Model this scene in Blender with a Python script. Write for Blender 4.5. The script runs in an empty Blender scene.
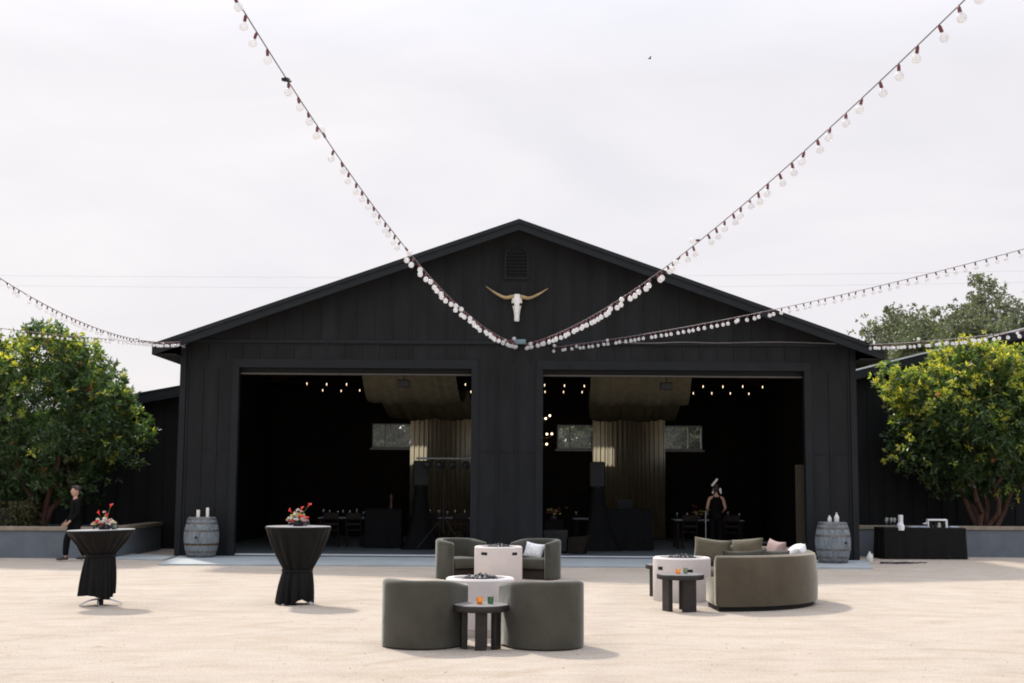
import bpy, bmesh, math, random
import numpy as np
from mathutils import Vector, Matrix
R = math.radians
PI = math.pi
random.seed(7)
rng = np.random.default_rng(7)
scene = bpy.context.scene
C = scene.collection

# ------------------------------------------------------------------ camera
cam_d = bpy.data.cameras.new('camera')
cam = bpy.data.objects.new('camera', cam_d); C.objects.link(cam)
F_PX = 1300.0
cam_d.sensor_fit = 'HORIZONTAL'; cam_d.sensor_width = 36.0; cam_d.lens = 36.0 * F_PX / 1024.0
cam_d.clip_start = 0.1; cam_d.clip_end = 5000
PITCH = math.atan(140.5 / 1300.0); ROLL = R(0.40)
fw = Vector((0, math.cos(PITCH), math.sin(PITCH)))
r0 = Vector((1, 0, 0)); u0 = Vector((0, -math.sin(PITCH), math.cos(PITCH)))
rt = r0 * math.cos(ROLL) + u0 * math.sin(ROLL)
up = u0 * math.cos(ROLL) - r0 * math.sin(ROLL)
m3 = Matrix((rt, up, -fw)).transposed()
cam.matrix_world = Matrix.Translation((0, 0, 1.8)) @ m3.to_4x4()
scene.camera = cam

# ------------------------------------------------------------------ light
SUN_TO = Vector((-0.50, 0.88, 1.0)).normalized()          # towards the sun: behind the barn, from the left
sun_el = math.asin(SUN_TO.z); sun_az = math.atan2(SUN_TO.x, SUN_TO.y)
sl = bpy.data.lights.new('sun', 'SUN'); sl.energy = 2.5; sl.angle = R(3.5); sl.color = (1.0, 0.93, 0.83)
so = bpy.data.objects.new('sun', sl); C.objects.link(so)
so.rotation_euler = (-SUN_TO).to_track_quat('-Z', 'Y').to_euler()
w = bpy.data.worlds.new('World'); scene.world = w; w.use_nodes = True
nt = w.node_tree; bgn = nt.nodes['Background']
sky = nt.nodes.new('ShaderNodeTexSky'); sky.sky_type = 'NISHITA'; sky.sun_disc = False
sky.sun_elevation = sun_el; sky.sun_rotation = sun_az
sky.air_density = 1.0; sky.dust_density = 3.0; sky.ozone_density = 1.0
# thin high overcast: the sky seen through a bright even veil with soft streaks
tc = nt.nodes.new('ShaderNodeTexCoord')
mp = nt.nodes.new('ShaderNodeMapping'); mp.inputs['Scale'].default_value = (1.6, 1.6, 5.0)
mp.inputs['Rotation'].default_value = (R(8), R(6), R(20))
nz = nt.nodes.new('ShaderNodeTexNoise'); nz.inputs['Scale'].default_value = 1.7; nz.inputs['Detail'].default_value = 7
nz.inputs['Roughness'].default_value = 0.55; nz.inputs['Distortion'].default_value = 0.6
rp = nt.nodes.new('ShaderNodeValToRGB')
rp.color_ramp.elements[0].position = 0.33; rp.color_ramp.elements[0].color = (5.22, 5.14, 5.42, 1)
rp.color_ramp.elements[1].position = 0.68; rp.color_ramp.elements[1].color = (6.05, 5.80, 5.92, 1)
mx = nt.nodes.new('ShaderNodeMix'); mx.data_type = 'RGBA'; mx.inputs['Factor'].default_value = 0.93
L = nt.links.new
L(tc.outputs['Generated'], mp.inputs['Vector']); L(mp.outputs['Vector'], nz.inputs['Vector'])
L(nz.outputs['Fac'], rp.inputs['Fac']); L(sky.outputs['Color'], mx.inputs['A']); L(rp.outputs['Color'], mx.inputs['B'])
sp3 = nt.nodes.new('ShaderNodeSeparateXYZ'); L(tc.outputs['Generated'], sp3.inputs[0])
zr = nt.nodes.new('ShaderNodeValToRGB'); L(sp3.outputs['Z'], zr.inputs['Fac'])          # an overcast sky is brightest overhead
zr.color_ramp.elements[0].position = 0.30; zr.color_ramp.elements[0].color = (1, 1, 1, 1)
zr.color_ramp.elements[1].position = 0.95; zr.color_ramp.elements[1].color = (2.2, 2.35, 2.55, 1)
zm = nt.nodes.new('ShaderNodeMix'); zm.data_type = 'RGBA'; zm.blend_type = 'MULTIPLY'; zm.inputs['Factor'].default_value = 1.0
L(mx.outputs['Result'], zm.inputs['A']); L(zr.outputs['Color'], zm.inputs['B'])
L(zm.outputs['Result'], bgn.inputs['Color'])
bgn.inputs['Strength'].default_value = 0.085
vs = scene.view_settings
vs.view_transform = 'Standard'; vs.look = 'None'; vs.gamma = 1.0; vs.use_curve_mapping = False
vs.exposure = 0.88
try:
    scene.cycles.filter_width = 1.9
    scene.cycles.max_bounces = 8; scene.cycles.transparent_max_bounces = 16
    scene.cycles.use_denoising = True
    scene.cycles.sample_clamp_indirect = 6
except Exception:
    pass

# ------------------------------------------------------------------ materials
def S(n, **kw):
    for k, v in kw.items():
        k = k.replace('_', ' ')
        if k in n.inputs: n.inputs[k].default_value = v
def mat(name, col, rough=0.6, var=0.15, scale=6.0, bump=0.0, bscale=40.0, metal=0.0, spec=0.4, sheen=0.0, stretch=None, sheen_tint=None):
    m = bpy.data.materials.new(name); m.use_nodes = True
    t = m.node_tree; p = t.nodes['Principled BSDF']; l = t.links.new
    c = t.nodes.new('ShaderNodeTexCoord'); mpn = t.nodes.new('ShaderNodeMapping'); l(c.outputs['Object'], mpn.inputs['Vector'])
    if stretch: mpn.inputs['Scale'].default_value = stretch
    n = t.nodes.new('ShaderNodeTexNoise'); S(n, Scale=scale, Detail=6.0, Roughness=0.6); l(mpn.outputs['Vector'], n.inputs['Vector'])
    r = t.nodes.new('ShaderNodeValToRGB')
    r.color_ramp.elements[0].position = 0.3; r.color_ramp.elements[1].position = 0.72
    r.color_ramp.elements[0].color = tuple(x * (1 - var) for x in col) + (1,)
    r.color_ramp.elements[1].color = tuple(min(1, x * (1 + var)) for x in col) + (1,)
    l(n.outputs['Fac'], r.inputs['Fac']); l(r.outputs['Color'], p.inputs['Base Color'])
    S(p, Roughness=rough, Metallic=metal, Specular_IOR_Level=spec)
    if sheen:
        p.inputs['Sheen Weight'].default_value = sheen; p.inputs['Sheen Roughness'].default_value = 0.35
        if sheen_tint: p.inputs['Sheen Tint'].default_value = tuple(sheen_tint) + (1,)
    if bump:
        n2 = t.nodes.new('ShaderNodeTexNoise'); S(n2, Scale=bscale, Detail=4.0); l(mpn.outputs['Vector'], n2.inputs['Vector'])
        b = t.nodes.new('ShaderNodeBump'); S(b, Strength=bump, Distance=0.02); l(n2.outputs['Fac'], b.inputs['Height']); l(b.outputs['Normal'], p.inputs['Normal'])
    return m

def sand_mat():
    m = bpy.data.materials.new('sand'); m.use_nodes = True
    t = m.node_tree; p = t.nodes['Principled BSDF']; l = t.links.new
    g = t.nodes.new('ShaderNodeNewGeometry')
    def noise(scale, detail, stretch=(1, 1, 1), rough=0.6, dist=0.0):
        mpn = t.nodes.new('ShaderNodeMapping'); mpn.inputs['Scale'].default_value = stretch
        l(g.outputs['Position'], mpn.inputs['Vector'])
        n = t.nodes.new('ShaderNodeTexNoise'); S(n, Scale=scale, Detail=detail, Roughness=rough, Distortion=dist); l(mpn.outputs['Vector'], n.inputs['Vector']); return n
    big = noise(0.35, 5, (1, 0.8, 1), dist=0.2); mid = noise(2.6, 8, (0.6, 1.0, 1), 0.7, 0.2); fine = noise(34, 7, rough=0.8); track = noise(1.3, 7, (0.5, 1.2, 1), 0.68, 0.3)
    def ramp(f, a, b, c0, c1):
        r = t.nodes.new('ShaderNodeValToRGB'); e = r.color_ramp.elements
        e[0].position, e[1].position = a, b; e[0].color = c0 + (1,); e[1].color = c1 + (1,); l(f, r.inputs['Fac']); return r.outputs['Color']
    def mixc(kind, fac, a, b):
        n = t.nodes.new('ShaderNodeMix'); n.data_type = 'RGBA'; n.blend_type = kind; n.inputs['Factor'].default_value = fac
        l(a, n.inputs['A']); l(b, n.inputs['B']); return n.outputs['Result']
    base = ramp(big.outputs['Fac'], 0.3, 0.7, (0.452, 0.392, 0.330), (0.484, 0.428, 0.366))
    c1 = mixc('MULTIPLY', 0.42, base, ramp(mid.outputs['Fac'], 0.30, 0.62, (0.74, 0.70, 0.66), (1.03, 1.03, 1.03)))
    c2 = mixc('MULTIPLY', 0.8, c1, ramp(fine.outputs['Fac'], 0.32, 0.62, (0.70, 0.67, 0.63), (1.18, 1.18, 1.18)))
    c3 = mixc('MULTIPLY', 0.55, c2, ramp(track.outputs['Fac'], 0.36, 0.50, (0.84, 0.79, 0.73), (1.0, 1.0, 1.0)))
    spk = noise(7.5, 2, rough=0.4)
    c4 = mixc('MULTIPLY', 0.7, c3, ramp(spk.outputs['Fac'], 0.245, 0.285, (0.55, 0.48, 0.40), (1, 1, 1)))
    wm = t.nodes.new('ShaderNodeMapping'); wm.inputs['Location'].default_value = (-3.5, -9.0, 0); l(g.outputs['Position'], wm.inputs['Vector'])
    wv = t.nodes.new('ShaderNodeTexWave'); wv.wave_type = 'RINGS'; wv.rings_direction = 'Z'; S(wv, Scale=0.42, Distortion=5.0, Detail=4.0, Detail_Scale=0.8); l(wm.outputs['Vector'], wv.inputs['Vector'])
    msk = noise(0.5, 3); mm = t.nodes.new('ShaderNodeMath'); mm.operation = 'MULTIPLY'
    l(ramp(wv.outputs['Fac'], 0.80, 0.96, (0, 0, 0), (1, 1, 1)), mm.inputs[0]); l(ramp(msk.outputs['Fac'], 0.50, 0.62, (0, 0, 0), (.55, .55, .55)), mm.inputs[1])
    c5n = t.nodes.new('ShaderNodeMix'); c5n.data_type = 'RGBA'; c5n.blend_type = 'MULTIPLY'; l(mm.outputs[0], c5n.inputs['Factor']); l(c4, c5n.inputs['A']); c5n.inputs['B'].default_value = (.86, .81, .74, 1)   # faint raked and driven marks
    c4 = c5n.outputs['Result']
    l(c4, p.inputs['Base Color']); S(p, Roughness=0.95, Specular_IOR_Level=0.1)
    ad = t.nodes.new('ShaderNodeMath'); ad.operation = 'MULTIPLY_ADD'; ad.inputs[1].default_value = 3.0
    l(mid.outputs['Fac'], ad.inputs[0]); l(fine.outputs['Fac'], ad.inputs[2])
    b = t.nodes.new('ShaderNodeBump'); S(b, Strength=0.7, Distance=0.03); l(ad.outputs['Value'], b.inputs['Height']); l(b.outputs['Normal'], p.inputs['Normal'])
    return m

def concrete_mat(name, col, rough=0.7):
    m = mat(name, col, rough, 0.14, 1.3, 0.12, 30)
    return m

def trans_mat(name, col, tw=0.5, rough=0.6, gloss=0.05, tcol=None, attr=None, folds=False, var=0.12):
    """diffuse + translucent (leaves, cloth, frosted glass)"""
    m = bpy.data.materials.new(name); m.use_nodes = True
    t = m.node_tree; l = t.links.new; out = t.nodes['Material Output']; t.nodes.remove(t.nodes['Principled BSDF'])
    d = t.nodes.new('ShaderNodeBsdfDiffuse'); tr = t.nodes.new('ShaderNodeBsdfTranslucent'); gl = t.nodes.new('ShaderNodeBsdfGlossy')
    S(gl, Roughness=rough); gl.inputs['Color'].default_value = (1, 1, 1, 1)
    if attr:
        a = t.nodes.new('ShaderNodeAttribute'); a.attribute_name = attr
        l(a.outputs['Color'], d.inputs['Color'])
        h = t.nodes.new('ShaderNodeMix'); h.data_type = 'RGBA'; h.blend_type = 'MULTIPLY'; h.inputs['Factor'].default_value = 1.0
        h.inputs['B'].default_value = (tcol or (1, 1, 1)) + (1,); l(a.outputs['Color'], h.inputs['A']); l(h.outputs['Result'], tr.inputs['Color'])
    else:
        c = t.nodes.new('ShaderNodeTexCoord'); n = t.nodes.new('ShaderNodeTexNoise'); S(n, Scale=5.0, Detail=5.0); l(c.outputs['Object'], n.inputs['Vector'])
        r = t.nodes.new('ShaderNodeValToRGB'); r.color_ramp.elements[0].position = 0.3; r.color_ramp.elements[1].position = 0.7
        r.color_ramp.elements[0].color = tuple(x * (1 - var) for x in col) + (1,); r.color_ramp.elements[1].color = tuple(min(1, x * (1 + var)) for x in col) + (1,)
        l(n.outputs['Fac'], r.inputs['Fac']); l(r.outputs['Color'], d.inputs['Color'])
        if tcol: tr.inputs['Color'].default_value = tcol + (1,)
        else: l(r.outputs['Color'], tr.inputs['Color'])
    m1 = t.nodes.new('ShaderNodeMixShader'); m1.inputs[0].default_value = tw
    m2 = t.nodes.new('ShaderNodeMixShader')
    lw = t.nodes.new('ShaderNodeLayerWeight'); lw.inputs['Blend'].default_value = 0.25
    mu = t.nodes.new('ShaderNodeMath'); mu.operation = 'MULTIPLY_ADD'; mu.inputs[1].default_value = gloss * 2; mu.inputs[2].default_value = gloss
    l(lw.outputs['Fresnel'], mu.inputs[0]); l(mu.outputs['Value'], m2.inputs[0])
    l(d.outputs[0], m1.inputs[1]); l(tr.outputs[0], m1.inputs[2]); l(m1.outputs[0], m2.inputs[1]); l(gl.outputs[0], m2.inputs[2]); l(m2.outputs[0], out.inputs['Surface'])
    return m

def glass_mat(name, col, alpha=0.85, rough=0.05, murk=0.0):
    """thin clear glass: lets light and view through, with a reflection and a little dust"""
    m = bpy.data.materials.new(name); m.use_nodes = True
    t = m.node_tree; l = t.links.new; out = t.nodes['Material Output']; t.nodes.remove(t.nodes['Principled BSDF'])
    tr = t.nodes.new('ShaderNodeBsdfTransparent'); tr.inputs['Color'].default_value = col + (1,)
    gl = t.nodes.new('ShaderNodeBsdfGlossy'); S(gl, Roughness=rough)
    df = t.nodes.new('ShaderNodeBsdfTranslucent'); df.inputs['Color'].default_value = tuple(.75 * x for x in col) + (1,)
    m1 = t.nodes.new('ShaderNodeMixShader'); m1.inputs[0].default_value = 1 - alpha
    m2 = t.nodes.new('ShaderNodeMixShader'); m2.inputs[0].default_value = murk
    l(tr.outputs[0], m2.inputs[1]); l(df.outputs[0], m2.inputs[2])
    l(m2.outputs[0], m1.inputs[1]); l(gl.outputs[0], m1.inputs[2]); l(m1.outputs[0], out.inputs['Surface'])
    return m

def emit_mat(name, col, st):
    m = bpy.data.materials.new(name); m.use_nodes = True
    p = m.node_tree.nodes['Principled BSDF']; p.inputs['Base Color'].default_value = col + (1,)
    p.inputs['Emission Color'].default_value = col + (1,); p.inputs['Emission Strength'].default_value = st
    return m

def barrel_mat():
    m = mat('weathered_oak', (0.175, 0.195, 0.210), 0.85, 0.45, 9.0, 0.5, 60, stretch=(3, 3, 0.5))
    return m

M = {}
M['sand'] = sand_mat()
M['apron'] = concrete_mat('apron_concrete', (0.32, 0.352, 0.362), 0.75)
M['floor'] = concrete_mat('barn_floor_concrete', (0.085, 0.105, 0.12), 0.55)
M['black_paint'] = mat('black_painted_board', (0.0080, 0.0092, 0.0106), 0.62, 0.5, 1.6, 0.25, 18, spec=0.2, stretch=(1.2, 1.2, 0.35))
M['black_trim'] = mat('black_painted_trim', (0.0085, 0.0105, 0.0125), 0.55, 0.2, 3, 0.15, 20, spec=0.2)
M['fascia'] = mat('dark_metal_fascia', (0.0085, 0.0115, 0.014), 0.55, 0.2, 3, 0.08, 15, spec=0.22)
M['roof'] = mat('dark_metal_roof', (0.03, 0.035, 0.042), 0.4, 0.25, 2, 0.1, 10, spec=0.5)
M['interior'] = mat('dark_brown_timber', (0.013, 0.0095, 0.0075), 0.8, 0.3, 3, 0.2, 20, spec=0.1)
M['rafters'] = mat('redbrown_timber', (0.045, 0.018, 0.012), 0.8, 0.3, 3, 0.2, 20, spec=0.15)
M['beige'] = mat('beige_rubber', (0.10, 0.09, 0.075), 0.7, 0.15)
M['curtain'] = trans_mat('cream_curtain', (0.135, 0.110, 0.076), 0.5, gloss=0.0, tcol=(0.80, 0.70, 0.52))
M['drape'] = trans_mat('cream_drape', (0.17, 0.147, 0.095), 0.3, gloss=0.0)
M['pane'] = glass_mat('window_glass', (0.93, 0.97, 0.96), 0.96, 0.1, 0.012)
M['alu'] = mat('grey_aluminium', (0.25, 0.26, 0.26), 0.5, 0.1, metal=0.3)
M['bone'] = mat('bleached_bone', (0.76, 0.74, 0.71), 0.75, 0.15, 14, 0.2, 40)
M['horn'] = mat('tan_horn', (0.34, 0.25, 0.13), 0.4, 0.35, 5)
M['velvet'] = mat('green_grey_velvet', (0.063, 0.060, 0.048), 0.85, 0.22, 2.6, 0.25, 9, spec=0.1, sheen=0.5, sheen_tint=(0.85, 0.9, 0.85))
M['sofa_velvet'] = mat('olive_brown_velvet', (0.078, 0.065, 0.045), 0.85, 0.2, 2.4, 0.25, 9, spec=0.1, sheen=0.55, sheen_tint=(1.0, 0.95, 0.85))
M['olive'] = mat('olive_velvet', (0.090, 0.078, 0.052), 0.85, 0.15, 6, 0.3, 14, spec=0.1, sheen=0.4)
M['olive_dark'] = mat('dark_olive_velvet', (0.05, 0.046, 0.034), 0.85, 0.15, 6, 0.3, 14, spec=0.1, sheen=0.3)
M['pink'] = mat('dusty_pink_linen', (0.30, 0.215, 0.20), 0.9, 0.12, 8, 0.3, 14, spec=0.1)
M['white_fur'] = mat('white_fleece', (0.68, 0.68, 0.67), 0.95, 0.12, 20, 0.8, 45, spec=0.1)
M['white_pat'] = mat('white_patterned_cotton', (0.66, 0.66, 0.66), 0.9, 0.28, 30, 0.2, 30, spec=0.1)
M['chair_base'] = mat('dark_brown_base', (0.03, 0.022, 0.017), 0.8, 0.2)  # dark brown colour of the armchair base below the seat
M['pale_concrete'] = mat('pale_cast_concrete', (0.60, 0.55, 0.525), 0.85, 0.05, 4, 0.12, 35, spec=0.2)
M['lava'] = mat('black_lava_rock', (0.02, 0.022, 0.027), 0.5, 0.4, 20, 0.6, 40)
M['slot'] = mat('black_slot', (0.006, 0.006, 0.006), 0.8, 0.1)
M['dark_oak'] = mat('dark_oak', (0.022, 0.018, 0.016), 0.5, 0.35, 5, 0.15, 22, spec=0.3, stretch=(1, 6, 6))
M['black_cloth'] = mat('black_cloth', (0.0075, 0.0072, 0.0072), 0.8, 0.25, 10, 0.12, 120, spec=0.15, sheen=0.03)
M['scrim'] = mat('black_stretch_scrim', (0.006, 0.0065, 0.007), 0.8, 0.2, spec=0.1)
M['chrome'] = mat('brushed_steel', (0.42, 0.43, 0.44), 0.28, 0.1, metal=1.0)
M['oak_sky_sheen'] = mat('dark_oak_sky_sheen', (0.085, 0.077, 0.076), 0.40, 0.25, 5, 0.0, 22, spec=1.0, stretch=(1, 6, 6), sheen=0.5)  # same dark oak, sky sheen on the tops painted in as a paler colour
M['cloth_sky_sheen'] = mat('black_cloth_sky_sheen', (0.012, 0.012, 0.013), 0.42, 0.2, 8, 0.0, spec=0.9, sheen=0.9)  # black cloth made lighter and shinier to carry the sky's sheen
M['bright_metal'] = mat('galvanised_edge', (0.62, 0.64, 0.66), 0.4, 0.1, metal=0.2)
M['barrel'] = barrel_mat()
M['hoop'] = mat('rusty_steel_hoop', (0.14, 0.135, 0.13), 0.55, 0.45, 6, 0.2, 30, metal=0.6)
M['hoop_rust'] = mat('brown_rusted_hoop', (0.085, 0.055, 0.03), 0.7, 0.5, 8, 0.2, 30, metal=0.4)
M['barrel_head'] = mat('barrel_head_oak', (0.15, 0.18, 0.2), 0.85, 0.3, 6, 0.3, 40)
M['wax'] = mat('ivory_wax', (0.70, 0.64, 0.56), 0.5, 0.08)
M['milk_glass'] = mat('frosted_white_glass', (0.60, 0.60, 0.57), 0.25, 0.1)
M['stucco'] = mat('grey_blue_stucco', (0.125, 0.145, 0.165), 0.9, 0.12, 3, 0.3, 50, spec=0.1)
M['cap'] = mat('tan_concrete_cap', (0.24, 0.20, 0.155), 0.85, 0.22, 5, 0.3, 40, spec=0.1)
M['soil'] = mat('planter_soil', (0.05, 0.037, 0.028), 0.95, 0.3, 8, 0.6, 20)
M['bark'] = mat('red_bark', (0.075, 0.037, 0.026), 0.75, 0.4, 6, 0.5, 20, stretch=(2, 2, 0.6))
M['bark_grey'] = mat('grey_bark', (0.10, 0.085, 0.07), 0.9, 0.3, 6, 0.5, 20)
M['leaf'] = trans_mat('leaf', (0.06, 0.1, 0.03), 0.48, rough=0.4, gloss=0.03, tcol=(2.5, 2.3, 1.2), attr='tint')
M['leaf_far'] = trans_mat('leaf_oak', (0.06, 0.07, 0.04), 0.40, rough=0.5, gloss=0.03, tcol=(2.0, 1.9, 1.4), attr='tint')
M['bulb'] = trans_mat('frosted_globe', (0.72, 0.72, 0.73), 0.5, rough=0.15, gloss=0.05, var=0.03)
def thin(m, k):
    t = m.node_tree; out = t.nodes['Material Output']; src = out.inputs['Surface'].links[0].from_socket
    tr = t.nodes.new('ShaderNodeBsdfTransparent'); mxs = t.nodes.new('ShaderNodeMixShader'); mxs.inputs[0].default_value = k
    t.links.new(src, mxs.inputs[1]); t.links.new(tr.outputs[0], mxs.inputs[2]); t.links.new(mxs.outputs[0], out.inputs['Surface'])
thin(M['bulb'], 0.30)
M['socket'] = mat('oxblood_socket', (0.12, 0.030, 0.034), 0.5, 0.2)
M['cable'] = mat('grey_cable', (0.16, 0.15, 0.155), 0.6, 0.2)
M['wire'] = mat('weathered_power_wire', (0.55, 0.55, 0.57), 0.7, 0.1)
M['warm'] = emit_mat('lit_filament', (1.0, 0.74, 0.48), 1.6)
M['warm_big'] = emit_mat('lit_chandelier_bulb', (1.0, 0.80, 0.50), 2.2)
M['brass'] = mat('dull_brass', (0.20, 0.14, 0.06), 0.4, 0.2, metal=0.8)
M['plastic_black'] = mat('black_plastic', (0.008, 0.009, 0.010), 0.45, 0.2, spec=0.3)
M['grille'] = mat('black_grille', (0.009, 0.010, 0.012), 0.6, 0.3, 60, 0.4, 120)
M['lens'] = mat('lamp_lens', (0.03, 0.04, 0.055), 0.2, 0.2, spec=0.8)
M['white_cloth'] = mat('white_cloth', (0.72, 0.72, 0.73), 0.85, 0.06, 6, 0.2, 20)
M['table_white'] = mat('pale_table_linen', (0.33, 0.39, 0.48), 0.7, 0.06)
M['clear'] = glass_mat('clear_glass', (0.86, 0.9, 0.9), 0.80, 0.06, 0.18)
M['amber'] = glass_mat('amber_glass', (1.0, 0.66, 0.20), 0.90, 0.1, 0.25)
M['green_glass'] = glass_mat('green_glass', (0.36, 0.60, 0.46), 0.90, 0.1, 0.05)
M['smoke_glass'] = glass_mat('pale_green_glass', (0.62, 0.72, 0.62), 0.86, 0.1, 0.1)
M['flame'] = emit_mat('candle_flame', (1.0, 0.55, 0.15), 3.0)
M['red_petal'] = trans_mat('red_petal', (0.50, 0.025, 0.02), 0.35, gloss=0.03, tcol=(0.9, 0.06, 0.04))
M['pink_petal'] = trans_mat('blush_petal', (0.58, 0.36, 0.32), 0.35, gloss=0.02)
M['white_petal'] = trans_mat('white_petal', (0.66, 0.64, 0.56), 0.3, gloss=0.02)
M['yellow_petal'] = trans_mat('yellow_green_petal', (0.48, 0.44, 0.14), 0.3, gloss=0.02)
M['plum'] = mat('plum_berry', (0.035, 0.022, 0.04), 0.4, 0.3)
M['stem'] = trans_mat('green_stem', (0.07, 0.10, 0.035), 0.3, gloss=0.03)
M['skin'] = mat('skin', (0.42, 0.25, 0.18), 0.55, 0.08, 12)
M['hair'] = mat('brown_hair', (0.035, 0.02, 0.013), 0.5, 0.3, 40)
M['shirt'] = mat('black_shirt', (0.0045, 0.0045, 0.005), 0.85, 0.2, spec=0.08)
M['trousers'] = mat('black_trousers', (0.005, 0.005, 0.006), 0.85, 0.2, spec=0.08)
M['shoe'] = mat('black_leather', (0.012, 0.012, 0.012), 0.35, 0.2)
M['eye'] = mat('dark_eye', (0.02, 0.015, 0.012), 0.2, 0.1)
M['lips'] = mat('lips', (0.35, 0.15, 0.12), 0.5, 0.1)
M['brown_panel'] = mat('speckled_brown_board', (0.045, 0.032, 0.019), 0.9, 0.45, 26, 0.3, 50)
M['dark_wood'] = mat('dark_chair_wood', (0.014, 0.010, 0.008), 0.6, 0.3, spec=0.15)
M['hedge'] = M['leaf']
M['bird'] = mat('dark_feather', (0.02, 0.02, 0.022), 0.8, 0.2)

# ------------------------------------------------------------------ mesh helpers
class MB:
    """collects shapes into one mesh"""
    def __init__(self): self.v = []; self.f = []; self.s = []; self.mi = []
    def add(self, verts, faces, smooth=False, mi=0):
        o = len(self.v); self.v += [tuple(p) for p in verts]
        self.f += [tuple(i + o for i in f) for f in faces]; self.s += [smooth] * len(faces); self.mi += [mi] * len(faces); return self
    def box(self, x0, x1, y0, y1, z0, z1, b=0.0, mat4=None):
        bm = bmesh.new(); bmesh.ops.create_cube(bm, size=1.0)
        for v in bm.verts:
            v.co = Vector(((x0 + x1) / 2 + v.co.x * (x1 - x0), (y0 + y1) / 2 + v.co.y * (y1 - y0), (z0 + z1) / 2 + v.co.z * (z1 - z0)))
        if b: bmesh.ops.bevel(bm, geom=list(bm.edges), offset=b, segments=2, affect='EDGES', profile=0.5)
        if mat4: bmesh.ops.transform(bm, matrix=mat4, verts=bm.verts)
        return self.bm(bm, bool(b) and False)
    def bm(self, bm, smooth=False):
        bm.verts.ensure_lookup_table(); bm.verts.index_update()
        self.add([v.co[:] for v in bm.verts], [[v.index for v in f.verts] for f in bm.faces], smooth); bm.free(); return self
    def lathe(self, prof, n=24, c=(0, 0, 0), fn=None, close=True, smooth=True):
        """prof = [(r,z)...] bottom to top; fn(a, i, r, z) -> (r, z)"""
        vs_, fs = [], []
        k = len(prof)
        for i, (r, z) in enumerate(prof):
            for j in range(n):
                a = 2 * PI * j / n
                rr, zz = fn(a, i, r, z) if fn else (r, z)
                vs_.append((c[0] + rr * math.cos(a), c[1] + rr * math.sin(a), c[2] + zz))
        for i in range(k - 1):
            for j in range(n):
                fs.append((i * n + j, i * n + (j + 1) % n, (i + 1) * n + (j + 1) % n, (i + 1) * n + j))
        if close:
            fs.append(tuple(reversed(range(n)))); fs.append(tuple((k - 1) * n + j for j in range(n)))
        return self.add(vs_, fs, smooth)
    def tube(self, pts, r, n=8, cap=True, smooth=True):
        pts = [Vector(p) for p in pts]; rs = r if isinstance(r, (list, tuple)) else [r] * len(pts)
        vs_, fs = [], []; k = len(pts)
        ref = None
        for i, p in enumerate(pts):
            d = (pts[min(i + 1, k - 1)] - pts[max(i - 1, 0)])
            if d.length < 1e-9: d = Vector((0, 0, 1))
            d.normalize()
            if ref is None: ref = d.orthogonal().normalized()
            ref = (ref - d * ref.dot(d))
            if ref.length < 1e-6: ref = d.orthogonal()
            ref.normalize(); b = d.cross(ref)
            for j in range(n):
                a = 2 * PI * j / n; q = p + (ref * math.cos(a) + b * math.sin(a)) * rs[i]; vs_.append(q[:])
        for i in range(k - 1):
            for j in range(n): fs.append((i * n + j, i * n + (j + 1) % n, (i + 1) * n + (j + 1) % n, (i + 1) * n + j))
        if cap:
            fs.append(tuple(reversed(range(n)))); fs.append(tuple((k - 1) * n + j for j in range(n)))
        return self.add(vs_, fs, smooth)
    def sphere(self, c, r, u=12, v=8, sc=(1, 1, 1)):
        pr = [(max(1e-4, math.sin(PI * i / v)) * r, -math.cos(PI * i / v) * r) for i in range(v + 1)]
        vs_, fs = [], []
        for (rr, z) in pr:
            for j in range(u):
                a = 2 * PI * j / u; vs_.append((c[0] + rr * math.cos(a) * sc[0], c[1] + rr * math.sin(a) * sc[1], c[2] + z * sc[2]))
        for i in range(v):
            for j in range(u): fs.append((i * u + j, i * u + (j + 1) % u, (i + 1) * u + (j + 1) % u, (i + 1) * u + j))
        return self.add(vs_, fs, True)
    def prism(self, poly, y0, y1):
        """polygon in x,z extruded along y (counter-clockwise seen from -y)"""
        n = len(poly); vs_ = [(x, y0, z) for x, z in poly] + [(x, y1, z) for x, z in poly]
        fs = [tuple(range(n)), tuple(reversed(range(n, 2 * n)))] + [(i, i + n, (i + 1) % n + n, (i + 1) % n) for i in range(n)]
        return self.add(vs_, fs)
    def sweep(self, path, prof, closed_prof=True, cap=True, smooth=True):
        """path: list of (point, outward unit vector); prof: list of (u along outward, z)"""
        vs_, fs = [], []; n = len(prof); k = len(path)
        for p, o in path:
            for (u, z) in prof: vs_.append((p[0] + o[0] * u, p[1] + o[1] * u, z))
        for i in range(k - 1):
            for j in range(n): fs.append((i * n + j, i * n + (j + 1) % n, (i + 1) * n + (j + 1) % n, (i + 1) * n + j))
        if cap: fs.append(tuple(reversed(range(n)))); fs.append(tuple((k - 1) * n + j for j in range(n)))
        return self.add(vs_, fs, smooth)
    def build(self, name, m, parent=None, loc=None, rot=None, recalc=True, auto=True):
        me = bpy.data.meshes.new(name); me.from_pydata(self.v, [], self.f); me.update()
        if recalc:
            bm = bmesh.new(); bm.from_mesh(me); bmesh.ops.recalc_face_normals(bm, faces=bm.faces); bm.to_mesh(me); bm.free()
        me.polygons.foreach_set('use_smooth', self.s)
        if auto and any(self.s):
            try: me.set_sharp_from_angle(angle=R(42))
            except Exception: pass
        for k in (m if isinstance(m, (list, tuple)) else [m]): me.materials.append(M[k] if isinstance(k, str) else k)
        if isinstance(m, (list, tuple)): me.polygons.foreach_set('material_index', self.mi)
        o = bpy.data.objects.new(name, me); C.objects.link(o)
        if parent is not None: o.parent = parent
        if loc is not None: o.location = loc
        if rot is not None: o.rotation_euler = rot
        return o

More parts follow.
